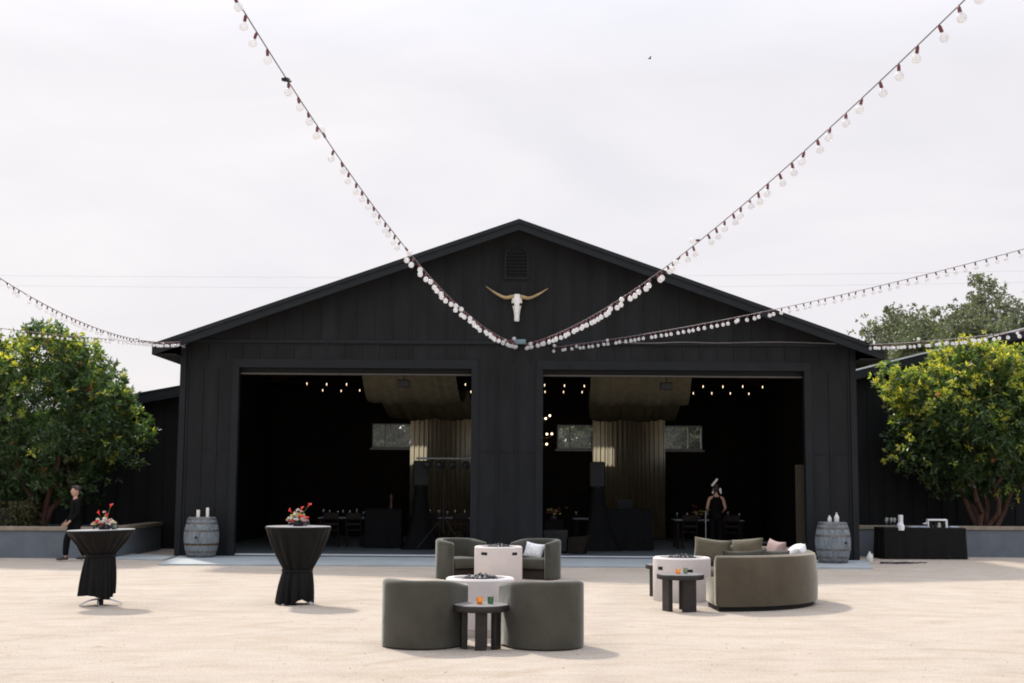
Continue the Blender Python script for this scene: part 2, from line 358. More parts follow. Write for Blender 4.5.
def rrect(x0, x1, z0, z1, r, n=4, rb=None):
    """rounded rectangle profile; rb = radius at the bottom corners"""
    rb = r if rb is None else rb; out = []
    for cx, cz, a0, rr in ((x1, z0, -90, rb), (x1, z1, 0, r), (x0, z1, 90, r), (x0, z0, 180, rb)):
        sx = -1 if cx == x1 else 1; sz = 1 if cz == z0 else -1
        ox, oz = cx + sx * rr, cz + sz * rr
        for i in range(n + 1):
            a = R(a0 + 90 * i / n); out.append((ox + rr * math.cos(a), oz + rr * math.sin(a)))
    return out

def thing(name, label, cat, loc=(0, 0, 0), rotz=0.0, group=None):
    o = bpy.data.objects.new(name, None); C.objects.link(o); o.location = loc; o.rotation_euler = (0, 0, rotz)
    o.empty_display_size = 0.1
    return tag(o, label, cat, group)
def tag(o, label, cat, group=None):
    o['label'] = label; o['category'] = cat
    if group: o['group'] = group
    return o
def struct(o): o['kind'] = 'structure'; return o
def stuff(o): o['kind'] = 'stuff'; return o
def dup(root, loc=None, rotz=None, label=None, group=None):
    r = root.copy(); C.objects.link(r)
    if loc is not None: r.location = loc
    if rotz is not None: r.rotation_euler = (0, 0, rotz)
    if label: r['label'] = label
    if group: r['group'] = group
    for ch in list(root.children):
        c = ch.copy(); C.objects.link(c); c.parent = r
        for g in list(ch.children):
            d = g.copy(); C.objects.link(d); d.parent = c
    return r

# ------------------------------------------------------------------ the setting
g = MB(); g.add([(-900, -300, 0), (900, -300, 0), (900, 2200, 0), (-900, 2200, 0)], [(0, 1, 2, 3)])
struct(g.build('ground', 'sand'))
BX0, BX1, BY0, BY1 = -7.85, 8.15, 30.8, 42.0
CX = 0.15
ap = MB()
def slab(poly, z0, z1, mb):
    n = len(poly); mb.add([(x, y, z0) for x, y in poly] + [(x, y, z1) for x, y in poly],
        [tuple(reversed(range(n))), tuple(range(n, 2 * n))] + [(i, (i + 1) % n, (i + 1) % n + n, i + n) for i in range(n)])
slab([(-7.42, 27.75), (7.75, 28.15), (8.35, 30.79), (-7.75, 30.79)], -0.1, 0.035, ap)
slab([(-9.35, 29.9), (-7.75, 29.3), (-7.8, 30.79), (-9.25, 31.6)], -0.1, 0.031, ap)
struct(ap.build('concrete_apron', 'apron'))
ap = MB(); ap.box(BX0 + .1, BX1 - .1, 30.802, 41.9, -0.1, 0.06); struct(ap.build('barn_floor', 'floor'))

gv = MB(); grnd = random.Random(12)
for k in range(420):
    yy = 8 + 19 * grnd.random() ** 1.6; xx = grnd.uniform(-.48, .48) * yy; sz = grnd.uniform(.003, .008)
    bm = bmesh.new(); bmesh.ops.create_icosphere(bm, subdivisions=1, radius=sz)
    for v in bm.verts: v.co = Vector((v.co.x * 1.2, v.co.y, v.co.z * .7)) * grnd.uniform(.7, 1.2)
    bmesh.ops.translate(bm, verts=bm.verts, vec=(xx, yy, sz * .3)); gv.bm(bm)
stuff(gv.build('gravel', mat('brown_pebbles', (.20, .155, .115), .9, .5, 3)))

# ------------------------------------------------------------------ barn
barn = thing('barn', 'large black gabled barn with two wide open bays and a longhorn skull', 'barn', (0, 0, 0))
D1, D2, D3, D4, DH = -6.48, -0.95, 0.74, 6.95, 4.47
EZ = 5.10                       # horizontal seam between the boarding of the wall and of the gable
SL = 0.354
def roof_z(x): return 7.94 - SL * abs(x - CX)
fwm = MB()
fwm.box(BX0, D1, BY0, BY0 + .2, 0, DH); fwm.box(D2, D3, BY0, BY0 + .2, 0, DH); fwm.box(D4, BX1, BY0, BY0 + .2, 0, DH)
fwm.box(BX0, BX1, BY0, BY0 + .2, DH, EZ)
def batten(x, z0, z1, w_=0.045, p=0.022): fwm.box(x - w_ / 2, x + w_ / 2, BY0 - p, BY0 + .01, z0, z1)
for x0, x1 in ((BX0, D1), (D2, D3), (D4, BX1)):
    n = max(2, round((x1 - x0 - .3) / 0.405))
    for i in range(n + 1): batten(x0 + .16 + (x1 - x0 - .32) * i / n, 0.02, DH - .001)
x = BX0 + .2
while x < BX1 - .1:
    batten(x, DH + .2, EZ + .02); x += 0.405
for x0, x1 in ((BX0, D1), (D2, D3), (D4, BX1)): fwm.box(x0 + .16, x1 - .16, BY0 - .012, BY0 + .01, 2.50, 2.518)
fwm.build('front_wall', 'black_paint', barn)
gm = MB()
gz = lambda x: roof_z(x) - .12
GH = (gz(CX) - EZ - .001) / SL
gm.prism([(CX - GH, EZ + .001), (CX + GH, EZ + .001), (CX, gz(CX))], BY0 - .02, BY0 + .18)
x = CX - 18 * .43
while x < BX1 - .1:
    if x > BX0 + .1 and gz(x) - .2 > EZ + .1: gm.box(x - .02, x + .02, BY0 - .042, BY0 - .01, EZ + .05, gz(x) - .14)
    x += .43
gm.build('gable', 'black_paint', barn)
tm = MB()
tm.box(BX0 - .02, BX1 + .02, BY0 - .052, BY0 + .01, EZ - .05, EZ + .035, .008)
tm.build('band_board', 'black_trim', barn)
for (a, b_) in ((D1, D2), (D3, D4)):
    d = MB(); p = .03
    d.box(a - .15, a + .004, BY0 - p, BY0 + .01, 0.03, DH + .0); d.box(b_ - .004, b_ + .15, BY0 - p, BY0 + .01, 0.03, DH)
    d.box(a - .15, b_ + .15, BY0 - p - .006, BY0 + .01, DH - .004, DH + .2)
    d.build('door_casing', 'black_trim', barn)
    rl = MB(); rl.box(a + .003, b_ - .003, BY0 + .21, BY0 + .29, DH - .08, DH + .25); rl.box(a + .006, b_ - .006, BY0 + .205, BY0 + .34, DH - .115, DH - .075)
    dr = rl.build('rolled_up_door', 'black_trim', barn)
    st = MB(); st.box(a + .01, b_ - .01, BY0 + .15, BY0 + .36, DH - .15, DH - .118); st.build('bottom_seal', 'beige', dr)
for (a, b_) in ((D1, D2), (D3, D4)):
    d = MB(); d.box(a + .01, b_ - .01, BY0 + .05, BY0 + .19, .061, .082, .004); d.build('threshold', 'bright_metal', barn)
# corner boards
for xx in (BX0, BX1):
    c = MB(); s = -1 if xx == BX0 else 1
    c.box(min(xx + s * .02, xx - s * .12), max(xx + s * .02, xx - s * .12), BY0 - .045, BY0 + .14, 0.02, EZ - .07); c.build('corner_board', 'black_trim', barn)
# other walls
WN = [(-4.47, -2.93, -4.05), (-1.5, 0.04, -1.1), (1.47, 3.0, 1.87), (4.58, 6.14, 5.70)]
WZ0, WZ1 = 2.86, 3.64
bw = MB()
xs = [BX0]
for a, b_, _ in WN: xs += [a, b_]
xs.append(BX1)
for i in range(0, len(xs), 2): bw.box(xs[i], xs[i + 1], BY1 - .15, BY1, WZ0, WZ1)
bw.box(BX0, BX1, BY1 - .15, BY1, 0, WZ0); bw.box(BX0, BX1, BY1 - .15, BY1, WZ1, EZ)
bw.prism([(CX - GH, EZ + .001), (CX + GH, EZ + .001), (CX, gz(CX))], BY1 - .15, BY1)
bw.build('back_wall', 'interior', barn)
for i, xx in enumerate((BX0, BX1 - .15)):
    sw = MB(); sw.box(xx + .004, xx + .146, BY0 + .2, BY1 - .15, 0, gz(BX0) + .06)
    sw.build('side_wall', 'interior', barn)
for a, b_, mll in WN:
    f = MB(); y0, y1 = BY1 - .13, BY1 - .05
    f.box(a, b_, y0, y1, WZ0, WZ0 + .045); f.box(a, b_, y0, y1, WZ1 - .045, WZ1)
    f.box(a, a + .045, y0, y1, WZ0 + .045, WZ1 - .045); f.box(b_ - .045, b_, y0, y1, WZ0 + .045, WZ1 - .045); f.box(mll - .022, mll + .022, y0, y1, WZ0 + .045, WZ1 - .045)
    f.box(a - .06, b_ + .06, BY1 - .19, BY1 - .151, WZ0 - .06, WZ0 - .004)
    wn = f.build('window', 'alu', barn)
    pn = MB(); pn.add([(a + .03, BY1 - .09, WZ0 + .03), (b_ - .03, BY1 - .09, WZ0 + .03), (b_ - .03, BY1 - .09, WZ1 - .03), (a + .03, BY1 - .09, WZ1 - .03)], [(0, 1, 2, 3)])
    pn.build('pane', 'pane', wn)
# roof: two slopes with an overhang, fascia boards on the front rake and the eaves
RX, RF, RB = 8.52, BY0 - .55, BY1 + .4
for s in (-1, 1):
    rm = MB(); e = CX + s * RX
    poly = [(CX, roof_z(CX) - .12), (e, roof_z(e) - .12), (e, roof_z(e)), (CX, roof_z(CX))]
    if s < 0: poly = [(CX, roof_z(CX) - .12), (CX, roof_z(CX)), (e, roof_z(e)), (e, roof_z(e) - .12)]
    rm.prism(poly, RF, RB)
    k = 0
    while k * .41 < RX:
        xx = CX + s * (k * .41 + .2)
        if abs(xx - CX) < RX - .05:
            rm.add([(xx - .015, RF + .02, roof_z(xx - .015) + .03), (xx + .015, RF + .02, roof_z(xx + .015) + .03), (xx + .015, RB - .02, roof_z(xx + .015) + .03), (xx - .015, RB - .02, roof_z(xx - .015) + .03),
                    (xx - .015, RF + .02, roof_z(xx) - .01), (xx + .015, RF + .02, roof_z(xx) - .01), (xx + .015, RB - .02, roof_z(xx) - .01), (xx - .015, RB - .02, roof_z(xx) - .01)],
                   [(0, 1, 2, 3), (0, 4, 5, 1), (1, 5, 6, 2), (2, 6, 7, 3), (3, 7, 4, 0)])
        k += 1
    rm.build('roof', 'roof', barn)
    fm = MB(); z = lambda x_: roof_z(x_)
    pts = [(CX, z(CX) - .225), (e, z(e) - .225), (e, z(e) + .02), (CX, z(CX) + .02)]
    fm.prism(pts if s > 0 else list(reversed(pts)), RF - .05, RF - .001)
    pts = [(CX, z(CX) - .06), (e + s * .03, z(e) - .06), (e + s * .03, z(e) + .035), (CX, z(CX) + .035)]
    fm.prism(pts if s > 0 else list(reversed(pts)), RF - .085, RF - .051)
    fm.build('rake_fascia', 'fascia', barn)
    em = MB(); em.box(min(e, e + s * .05), max(e, e + s * .05), RF, RB, z(e) - .22, z(e) - .005); em.build('eave_fascia', 'fascia', barn)
    sf = MB(); xa, xb = (BX1 + .0, e - .01) if s > 0 else (e + .01, BX0)
    pts = [(xa, z(e) - .215), (xb, z(e) - .215), (xb, z(e) - .195), (xa, z(e) - .195)]
    sf.prism(pts, RF + .01, RB - .01); sf.build('soffit', 'slot', barn)
rk = MB()
for k in range(5):
    y = 32.6 + k * 2.1
    for s in (-1, 1):
        e = CX + s * 7.7
        pts = [(CX, roof_z(CX) - .36), (e, roof_z(e) - .36), (e, roof_z(e) - .125), (CX, roof_z(CX) - .125)]
        rk.prism(pts if s > 0 else list(reversed(pts)), y, y + .1)
rk.build('rafters', 'rafters', barn)
# inner ceiling boards above the bays
cl = MB()
for s in (-1, 1):
    e = CX + s * 7.8
    pts = [(CX, roof_z(CX) - .16), (e, roof_z(e) - .16), (e, roof_z(e) - .13), (CX, roof_z(CX) - .13)]
    cl.prism(pts if s > 0 else list(reversed(pts)), BY0 + .22, BY1 - .16)
cl.build('ceiling_boards', 'rafters', barn)
# gable vent with an arched head and louvres
vm = MB(); vx, vz, vw, vh = .1, 6.62, .29, .55
arch = [(vx - vw, vz), (vx + vw, vz)] + [(vx + vw * math.cos(R(a)), vz + vh + vw * .85 * math.sin(R(a))) for a in range(0, 181, 15)]
inner = [(vx + (x_ - vx) * .86, vz + .045 + (z_ - vz) * .92) for x_, z_ in arch]
n = len(arch)
vm.add([(a, BY0 - .075, b_) for a, b_ in arch] + [(a, BY0 - .075, b_) for a, b_ in inner] + [(a, BY0 - .02, b_) for a, b_ in arch] + [(a, BY0 - .03, b_) for a, b_ in inner],
       [(i, (i + 1) % n, (i + 1) % n + n, i + n) for i in range(n)] + [(i, i + 2 * n, (i + 1) % n + 2 * n, (i + 1) % n) for i in range(n)] + [(i + n, (i + 1) % n + n, (i + 1) % n + 3 * n, i + 3 * n) for i in range(n)])
for k in range(8):
    zz = vz + .07 + k * .085; hw = vw * .84 if zz < vz + vh - .02 else vw * .84 * math.sqrt(max(.05, 1 - ((zz - vz - vh + .02) / (vw * .85)) ** 2))
    vm.box(vx - hw, vx + hw, BY0 - .065, BY0 - .058, -0.035, 0.035, mat4=Matrix.Translation((0, 0, zz)) @ Matrix.Translation((0, BY0 - .05, 0)) @ Matrix.Rotation(R(35), 4, 'X') @ Matrix.Translation((0, -BY0 + .05, 0)))
vm.build('gable_vent', 'black_trim', barn)
# power conduit drooping along the band board
cd = MB(); cd.tube([(2.5 + 5.2 * t, BY0 - .085, EZ + .02 - .03 * math.sin(t * PI * 2) + .04 * math.exp(-((t - .3) / .12) ** 2)) for t in np.linspace(0, 1, 24)], .012, 6); cd.build('conduit', 'cable', barn)

# longhorn skull on the gable
sk = thing('longhorn_skull', 'bleached longhorn skull with wide tan horns hanging on the black gable', 'skull', (.11, BY0 - .02, 5.6))
s_ = MB()
prof = [(.0, .052, .05, .0), (.03, .062, .07, .0), (.12, .060, .09, .0), (.25, .075, .10, .0), (.38, .11, .12, .0), (.47, .125, .13, .0), (.55, .115, .12, .0), (.62, .10, .09, .0), (.655, .06, .05, 0)]
vs_ = []; fs = []; nn = 14
for (z, a, d, _) in prof:
    for j in range(nn):
        t = 2 * PI * j / nn; rr = a * (1 - .18 * abs(math.sin(t * 2)))
        vs_.append((rr * math.cos(t), -.08 + d * math.sin(t) * .7, z))
for i in range(len(prof) - 1):
    for j in range(nn): fs.append((i * nn + j, i * nn + (j + 1) % nn, (i + 1) * nn + (j + 1) % nn, (i + 1) * nn + j))
fs += [tuple(reversed(range(nn))), tuple((len(prof) - 1) * nn + j for j in range(nn))]
s_.add(vs_, fs, True); s_.build('skull', 'bone', sk)
for s in (-1, 1):
    es = MB(); es.sphere((s * .085, -.135, .40), .032, 10, 6, (1, .6, 1.2)); es.build('eye_socket', 'slot', sk)
    h = MB(); pts, rs = [], []
    for i in range(15):
        t = i / 14; xx = s * (.08 + .66 * t ** .92); zz = .60 - .055 * math.sin(min(1, t * 2.2) * PI * .55) + .38 * max(0, t - .22) ** 1.35
        pts.append((xx, -.09 - .05 * math.sin(t * PI), zz + (.02 if s < 0 else -.02) * t)); rs.append(.043 * (1 - t) ** .7 + .006)
    h.tube(pts, rs, 10); h.build('horn', 'horn', sk)
# plug boxes where the light strings meet
jb = MB(); jb.box(.05, .33, BY0 - .16, BY0 - .075, EZ - .05, EZ + .07, .02); jb.tube([(.1, BY0 - .12, EZ), (.0, BY0 - .2, EZ - .08), (.12, BY0 - .25, EZ - .11)], .02, 6)
tag(jb.build('junction_box', mat('blue_grey_plastic', (.12, .19, .22), .5, .2), None), 'small blue grey plug box on the barn front where the light strings meet', 'junction box')

# ------------------------------------------------------------------ side wings
def wing(name, label, x0, x1, y0, y1, z0, z1, edge):
    """low wing: front wall with battens under a roof that slopes along the front from z0 at x0 to z1 at x1"""
    w_ = thing(name, label, 'building', ((x0 + x1) / 2, y0, 0)); ox = (x0 + x1) / 2
    zz = lambda x_: z0 + (z1 - z0) * (x_ - x0) / (x1 - x0)
    m = MB(); m.prism([(x0 - ox, 0), (x1 - ox, 0), (x1 - ox, z1 - .12), (x0 - ox, z0 - .12)], 0, .18)
    xx = x0 + .2
    while xx < x1 - .1:
        m.box(xx - .022 - ox, xx + .022 - ox, -.022, .01, 0.02, zz(xx) - .34); xx += .405
    m.build('front_wall', 'black_paint', w_)
    m = MB(); m.prism([(x0 - ox, z0 - .12), (x1 - ox, z1 - .12), (x1 - ox, z1), (x0 - ox, z0)], -.4, y1 - y0); m.build('roof', 'roof', w_)
    m = MB(); m.prism([(x0 - ox, z0 - .26), (x1 - ox, z1 - .26), (x1 - ox, z1 + .015), (x0 - ox, z0 + .015)], -.45, -.402); m.build('rake_fascia', 'fascia', w_)
    m = MB(); m.prism([(x0 - ox, z0 - .012), (x1 - ox, z1 - .012), (x1 - ox, z1 + .03), (x0 - ox, z0 + .03)], -.47, -.452); m.build('drip_edge', edge, w_)
    m = MB()
    m.box(x0 - ox + .01, x0 - ox + .15, .2, y1 - y0 - .01, 0, z0 - .13); m.build('side_wall', 'black_paint', w_); m = MB()
    m.box(x1 - ox - .15, x1 - ox - .01, .2, y1 - y0 - .01, 0, z1 - .13); m.build('side_wall', 'black_paint', w_)
    m = MB(); m.prism([(x0 + .15 - ox, 0), (x1 - .15 - ox, 0), (x1 - .15 - ox, zz(x1 - .15) - .13), (x0 + .15 - ox, zz(x0 + .15) - .13)], y1 - y0 - .15, y1 - y0 - .02); m.build('back_wall', 'black_paint', w_)
    return w_
wing('barn_wing', 'low black barn wing behind the tree at the left edge, roof falling away from barn', -26, -7.87, 34.4, 41, 0.95, 4.38, 'fascia')
wing('barn_wing', 'black barn wing on the right with a bright metal roof edge rising behind the tree', 8.17, 24, 36.4, 44, 4.60, 8.62, 'bright_metal')

# ------------------------------------------------------------------ planters
def planter(label, x0, x1, y0, y1, h, returns):
    p = thing('planter_wall', label, 'planter', ((x0 + x1) / 2, y0, 0)); hx = (x1 - x0) / 2; d = y1 - y0
    m = MB(); m.box(-hx, hx, 0, .25, 0, h); m.box(-hx, -hx + .25, .25, d, 0, h); m.box(hx - .25, hx, .25, d, 0, h); m.box(-hx + .25, hx - .25, d - .2, d, 0, h); m.build('wall', 'stucco', p)
    m = MB(); m.box(-hx - .04, hx + .04, -.04, .31, h, h + .09, .012)
    for s in (-1, 1): m.box(min(s * (hx + .04), s * (hx - .3)), max(s * (hx + .04), s * (hx - .3)), .312, d, h, h + .088, .012)
    m.build('cap', 'cap', p)
    m = MB(); m.box(-hx + .25, hx - .25, .25, d - .2, .1, h - .05); m.build('soil', 'soil', p)
    return p
planter('grey stucco planter wall with tan cap under the tree at the left', -18.5, -9.05, 30.0, 34.0, .62, 1)
planter('grey stucco planter wall with tan cap behind the black draped buffet table', 8.45, 19.5, 33.1, 36.2, .68, 1)

# ------------------------------------------------------------------ foliage
def leaf_mesh(name, centers, normals, per, size, tints, aspect=0.36, spread=1.0, material='leaf', parent=None, droop=0.1):
    """rosettes of kite-shaped leaves: each leaf is two triangles folded along its rib"""
    N = len(centers); K = N * per
    c = np.repeat(centers, per, 0); nrm = np.repeat(normals, per, 0); t = np.repeat(tints, per, 0)
    d = nrm * rng.uniform(.1, .9, (K, 1)) + rng.normal(size=(K, 3)) * .75 * spread; d[:, 2] -= droop
    d /= np.linalg.norm(d, axis=1, keepdims=True) + 1e-9
    side = np.cross(d, rng.normal(size=(K, 3))); side /= np.linalg.norm(side, axis=1, keepdims=True) + 1e-9
    upv = np.cross(side, d)
    L_ = (size * rng.uniform(.5, 1.35, K))[:, None]; W = L_ * aspect
    base = c + d * L_ * .08
    v = np.stack([base, base + d * L_ * .45 + side * W * .5 + upv * W * .18, base + d * L_, base + d * L_ * .45 - side * W * .5 + upv * W * .18], 1).reshape(-1, 3)
    i = np.arange(K)[:, None] * 4
    f = np.concatenate([i + [0, 1, 2], i + [0, 2, 3]], 1).reshape(-1, 3)
    me = bpy.data.meshes.new(name)
    me.vertices.add(len(v)); me.vertices.foreach_set('co', v.astype(np.float32).ravel())
    me.loops.add(f.size); me.loops.foreach_set('vertex_index', f.astype(np.int32).ravel())
    me.polygons.add(len(f)); me.polygons.foreach_set('loop_start', (np.arange(len(f)) * 3).astype(np.int32)); me.polygons.foreach_set('loop_total', np.full(len(f), 3, np.int32))
    me.update()
    ca = me.color_attributes.new('tint', 'FLOAT_COLOR', 'POINT')
    tt = t * rng.uniform(.75, 1.25, (K, 1)); col = np.concatenate([tt, np.ones((K, 1))], 1); col = np.repeat(col, 4, 0)
    ca.data.foreach_set('color', col.astype(np.float32).ravel())
    me.materials.append(M[material])
    o = bpy.data.objects.new(name, me); C.objects.link(o)
    if parent: o.parent = parent
    return o

def limb_pts(a, b, wob, n=7):
    a, b = Vector(a), Vector(b); out = []
    for i in range(n):
        t = i / (n - 1); p = a.lerp(b, t); k = math.sin(t * PI)
        out.append(p + Vector((random.uniform(-1, 1), random.uniform(-1, 1), random.uniform(-.5, .5))) * wob * k)
    return out

def court_tree(label, loc, cz, rx, ry, rz, seed, n_clump, yellow, red, shoots=30):
    """broad evergreen with red-brown stems: rosettes of leaves on many small twig heads, new growth lighter"""
    global rng
    rng = np.random.default_rng(seed); random.seed(seed)
    t = thing('evergreen_tree', label, 'tree', loc)
    m = MB(); tips = []
    for k in range(6):
        a = 2 * PI * k / 6 + random.uniform(-.3, .3); top = Vector((math.cos(a) * rx * .55, math.sin(a) * ry * .5, cz - rz * random.uniform(.15, .55)))
        pts = limb_pts((math.cos(a) * .12, math.sin(a) * .12, -.1), top, .16, 8); m.tube(pts, [.085 * (1 - .6 * i / 7) for i in range(8)], 8); tips.append(top)
        for q in range(3):
            e = top + Vector((random.uniform(-1, 1) * rx * .4, random.uniform(-1, 1) * ry * .4, random.uniform(.2, 1) * rz * .8))
            m.tube(limb_pts(pts[-2 - q], e, .12, 6), [.045 * (1 - .75 * i / 5) for i in range(6)], 6)
    m.build('trunk', 'bark', t)
    # clump centres on a lumpy shell and inside
    cs, ns, tn = [], [], []
    for i in range(n_clump):
        u = rng.normal(size=3); u /= np.linalg.norm(u)
        lump = 1 + .10 * math.sin(3.1 * u[0] * 2 + seed) * math.cos(2.7 * u[2] * 2 + u[1] * 2) + .07 * math.sin(7 * u[0] + 5 * u[2] + seed) + rng.normal() * .035
        inner = rng.uniform() < .3
        k = lump * (rng.uniform(.45, .85) if inner else rng.uniform(.84, 1.04))
        c0 = np.array([u[0] * rx, u[1] * ry, u[2] * rz]) * k
        rad = rng.uniform(.16, .34); nr = int(rng.integers(9, 16))
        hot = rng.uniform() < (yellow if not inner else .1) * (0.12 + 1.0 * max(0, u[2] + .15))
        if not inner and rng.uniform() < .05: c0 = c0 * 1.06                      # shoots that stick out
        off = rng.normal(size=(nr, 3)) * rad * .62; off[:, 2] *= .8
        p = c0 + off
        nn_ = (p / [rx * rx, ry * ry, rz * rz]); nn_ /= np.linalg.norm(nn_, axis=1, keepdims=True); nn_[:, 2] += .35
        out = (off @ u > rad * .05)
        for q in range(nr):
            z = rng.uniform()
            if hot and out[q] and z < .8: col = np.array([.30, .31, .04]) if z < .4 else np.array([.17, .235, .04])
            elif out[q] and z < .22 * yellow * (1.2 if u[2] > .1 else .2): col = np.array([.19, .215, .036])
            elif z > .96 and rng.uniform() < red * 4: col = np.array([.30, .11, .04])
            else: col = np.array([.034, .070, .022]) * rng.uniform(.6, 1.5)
            cs.append(p[q]); ns.append(nn_[q]); tn.append(col)
        if rng.uniform() < red:                                                 # a hanging cluster of orange-red flowers and fruit
            for q in range(3): cs.append(c0 * 1.03 + rng.normal(size=3) * .03 + [0, 0, -.04 * q]); ns.append(np.array([0, 0, -1.])); tn.append(np.array([.42, .12, .055]) if rng.uniform() < .6 else np.array([.36, .2, .05]))
    for i in range(shoots):                                                     # upright shoots breaking the outline of the top
        a = rng.uniform(0, 2 * PI); k = math.sqrt(rng.uniform(0, .8)); bx, by = math.cos(a) * rx * k, math.sin(a) * ry * k
        bz = rz * math.sqrt(max(.1, 1 - k * k)) * .98; hgt = rng.uniform(.15, .55); lean = rng.normal(size=2) * .1
        for q in range(int(3 + hgt * 12)):
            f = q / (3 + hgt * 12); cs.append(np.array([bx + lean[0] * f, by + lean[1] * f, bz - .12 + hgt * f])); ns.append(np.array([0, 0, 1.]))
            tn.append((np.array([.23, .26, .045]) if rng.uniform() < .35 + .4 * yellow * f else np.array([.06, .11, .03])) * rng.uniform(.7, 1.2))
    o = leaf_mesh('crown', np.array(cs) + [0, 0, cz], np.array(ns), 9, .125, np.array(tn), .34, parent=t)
    return t
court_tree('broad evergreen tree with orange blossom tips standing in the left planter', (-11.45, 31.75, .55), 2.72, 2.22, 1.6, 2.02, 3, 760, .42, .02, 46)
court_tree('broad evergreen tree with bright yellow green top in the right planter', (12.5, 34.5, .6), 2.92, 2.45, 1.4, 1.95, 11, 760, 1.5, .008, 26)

def oak(label, loc, h, rx, ry, seed, n_clump=90, group='oak trees beyond the barn', size=.22):
    global rng
    rng = np.random.default_rng(seed); random.seed(seed)
    t = thing('oak_tree', label, 'tree', loc, 0, group)
    m = MB(); tr = limb_pts((0, 0, 0), (random.uniform(-.3, .3), 0, h * .5), .25, 7); m.tube(tr, [.32 * (1 - .5 * i / 6) for i in range(7)], 8)
    hubs = []
    for k in range(8):
        a = 2 * PI * k / 8 + random.uniform(-.4, .4); e = Vector((math.cos(a) * rx * .62, math.sin(a) * ry * .62, h * random.uniform(.55, .92)))
        pts = limb_pts(tr[random.randint(3, 6)], e, .5, 7); m.tube(pts, [.13 * (1 - .75 * i / 6) for i in range(7)], 6); hubs.append(e)
        for q in range(3):
            e2 = e + Vector((random.uniform(-1, 1) * rx * .35, random.uniform(-1, 1) * ry * .35, random.uniform(-.12, .06) * h)); m.tube(limb_pts(pts[-2], e2, .2, 5), [.04, .033, .026, .02, .012], 5); hubs.append(e2)
    m.build('trunk', 'bark_grey', t)
    cs, ns, tn = [], [], []
    for i in range(n_clump):
        hb = np.array(hubs[int(rng.integers(len(hubs)))]) if rng.uniform() < .62 else np.array([rng.normal() * rx * .4, rng.normal() * ry * .4, h * rng.uniform(.3, .75)])
        hb = hb * [1, 1, 1] - [0, 0, max(0, hb[2] - h * .95)]; c0 = hb + rng.normal(size=3) * [rx * .13, ry * .13, h * .05]
        rad = rng.uniform(.30, .75); nr = int(rng.integers(14, 26)); off = rng.normal(size=(nr, 3)) * rad * .6; off[:, 2] *= .65
        shade = rng.uniform(.7, 1.35)
        for q in range(nr): cs.append(c0 + off[q]); ns.append(off[q] / rad + [0, 0, .3]); tn.append(np.array([.085, .104, .054]) * shade)
    leaf_mesh('crown', np.array(cs), np.array(ns), 8, size, np.array(tn), .5, material='leaf_far', parent=t)
    return t
for i, (a, b_, h, rx, sd, lab) in enumerate([
    (18.5, 62, 10.5, 2.3, 21, 'small loose oak nearest the barn eave, beyond the right wing'),
    (22.2, 66, 12.6, 3.2, 22, 'tall open crowned oak between two others beyond the right wing'),
    (25.4, 64, 11.3, 3.9, 23, 'tallest airy oak near the right edge beyond the wing roof'),
    (19.5, 58, 9.0, 2.2, 24, 'low dense oak in front of the taller oaks beyond the right wing'),
    (22.6, 58, 9.5, 3.0, 25, 'rounded dense oak low behind the rising roof of the right wing')]):
    oak(lab, (a, b_, 0), h, rx, rx * .8, sd, 330, size=.15)
for i, (a, b_, h, rx, sd, lab) in enumerate([(-5.0, 52, 6.6, 3.0, 31, 'sunlit leafy oak seen through the leftmost back window of the barn'),
    (2.6, 53, 6.4, 3.0, 32, 'leafy oak seen through the back window in the right bay beside the curtain'), (7.6, 52.5, 6.6, 3.0, 33, 'leafy oak seen through the rightmost back window of the barn')]):
    oak(lab, (a, b_, 0), h, rx, 1.8, sd, 190, 'oaks seen through the barn windows', .2)

# clipped hedge in the left planter
hd = thing('hedge', 'low clipped box hedge in the left planter beside the tree trunk', 'hedge', (-14.35, 30.95, .5))
rng = np.random.default_rng(5)
P = rng.uniform(-1, 1, (1500, 3)); ax = rng.integers(0, 3, 1500); P[np.arange(1500), ax] = np.sign(P[np.arange(1500), ax]) * rng.uniform(.9, 1.03, 1500)
Nn = np.zeros_like(P); Nn[np.arange(1500), ax] = np.sign(P[np.arange(1500), ax])
P = P * [3.0, .5, .34] + [0, 0, .38]
leaf_mesh('foliage', P, Nn, 8, .075, np.tile([.075, .075, .028], (1500, 1)), .5, material='leaf', parent=hd)
hc = MB(); hc.box(-2.85, 2.85, -.38, .38, .0, .62); hc.build('branch_core', mat('hedge_twigs', (.02, .018, .01), .95, .3), hd)

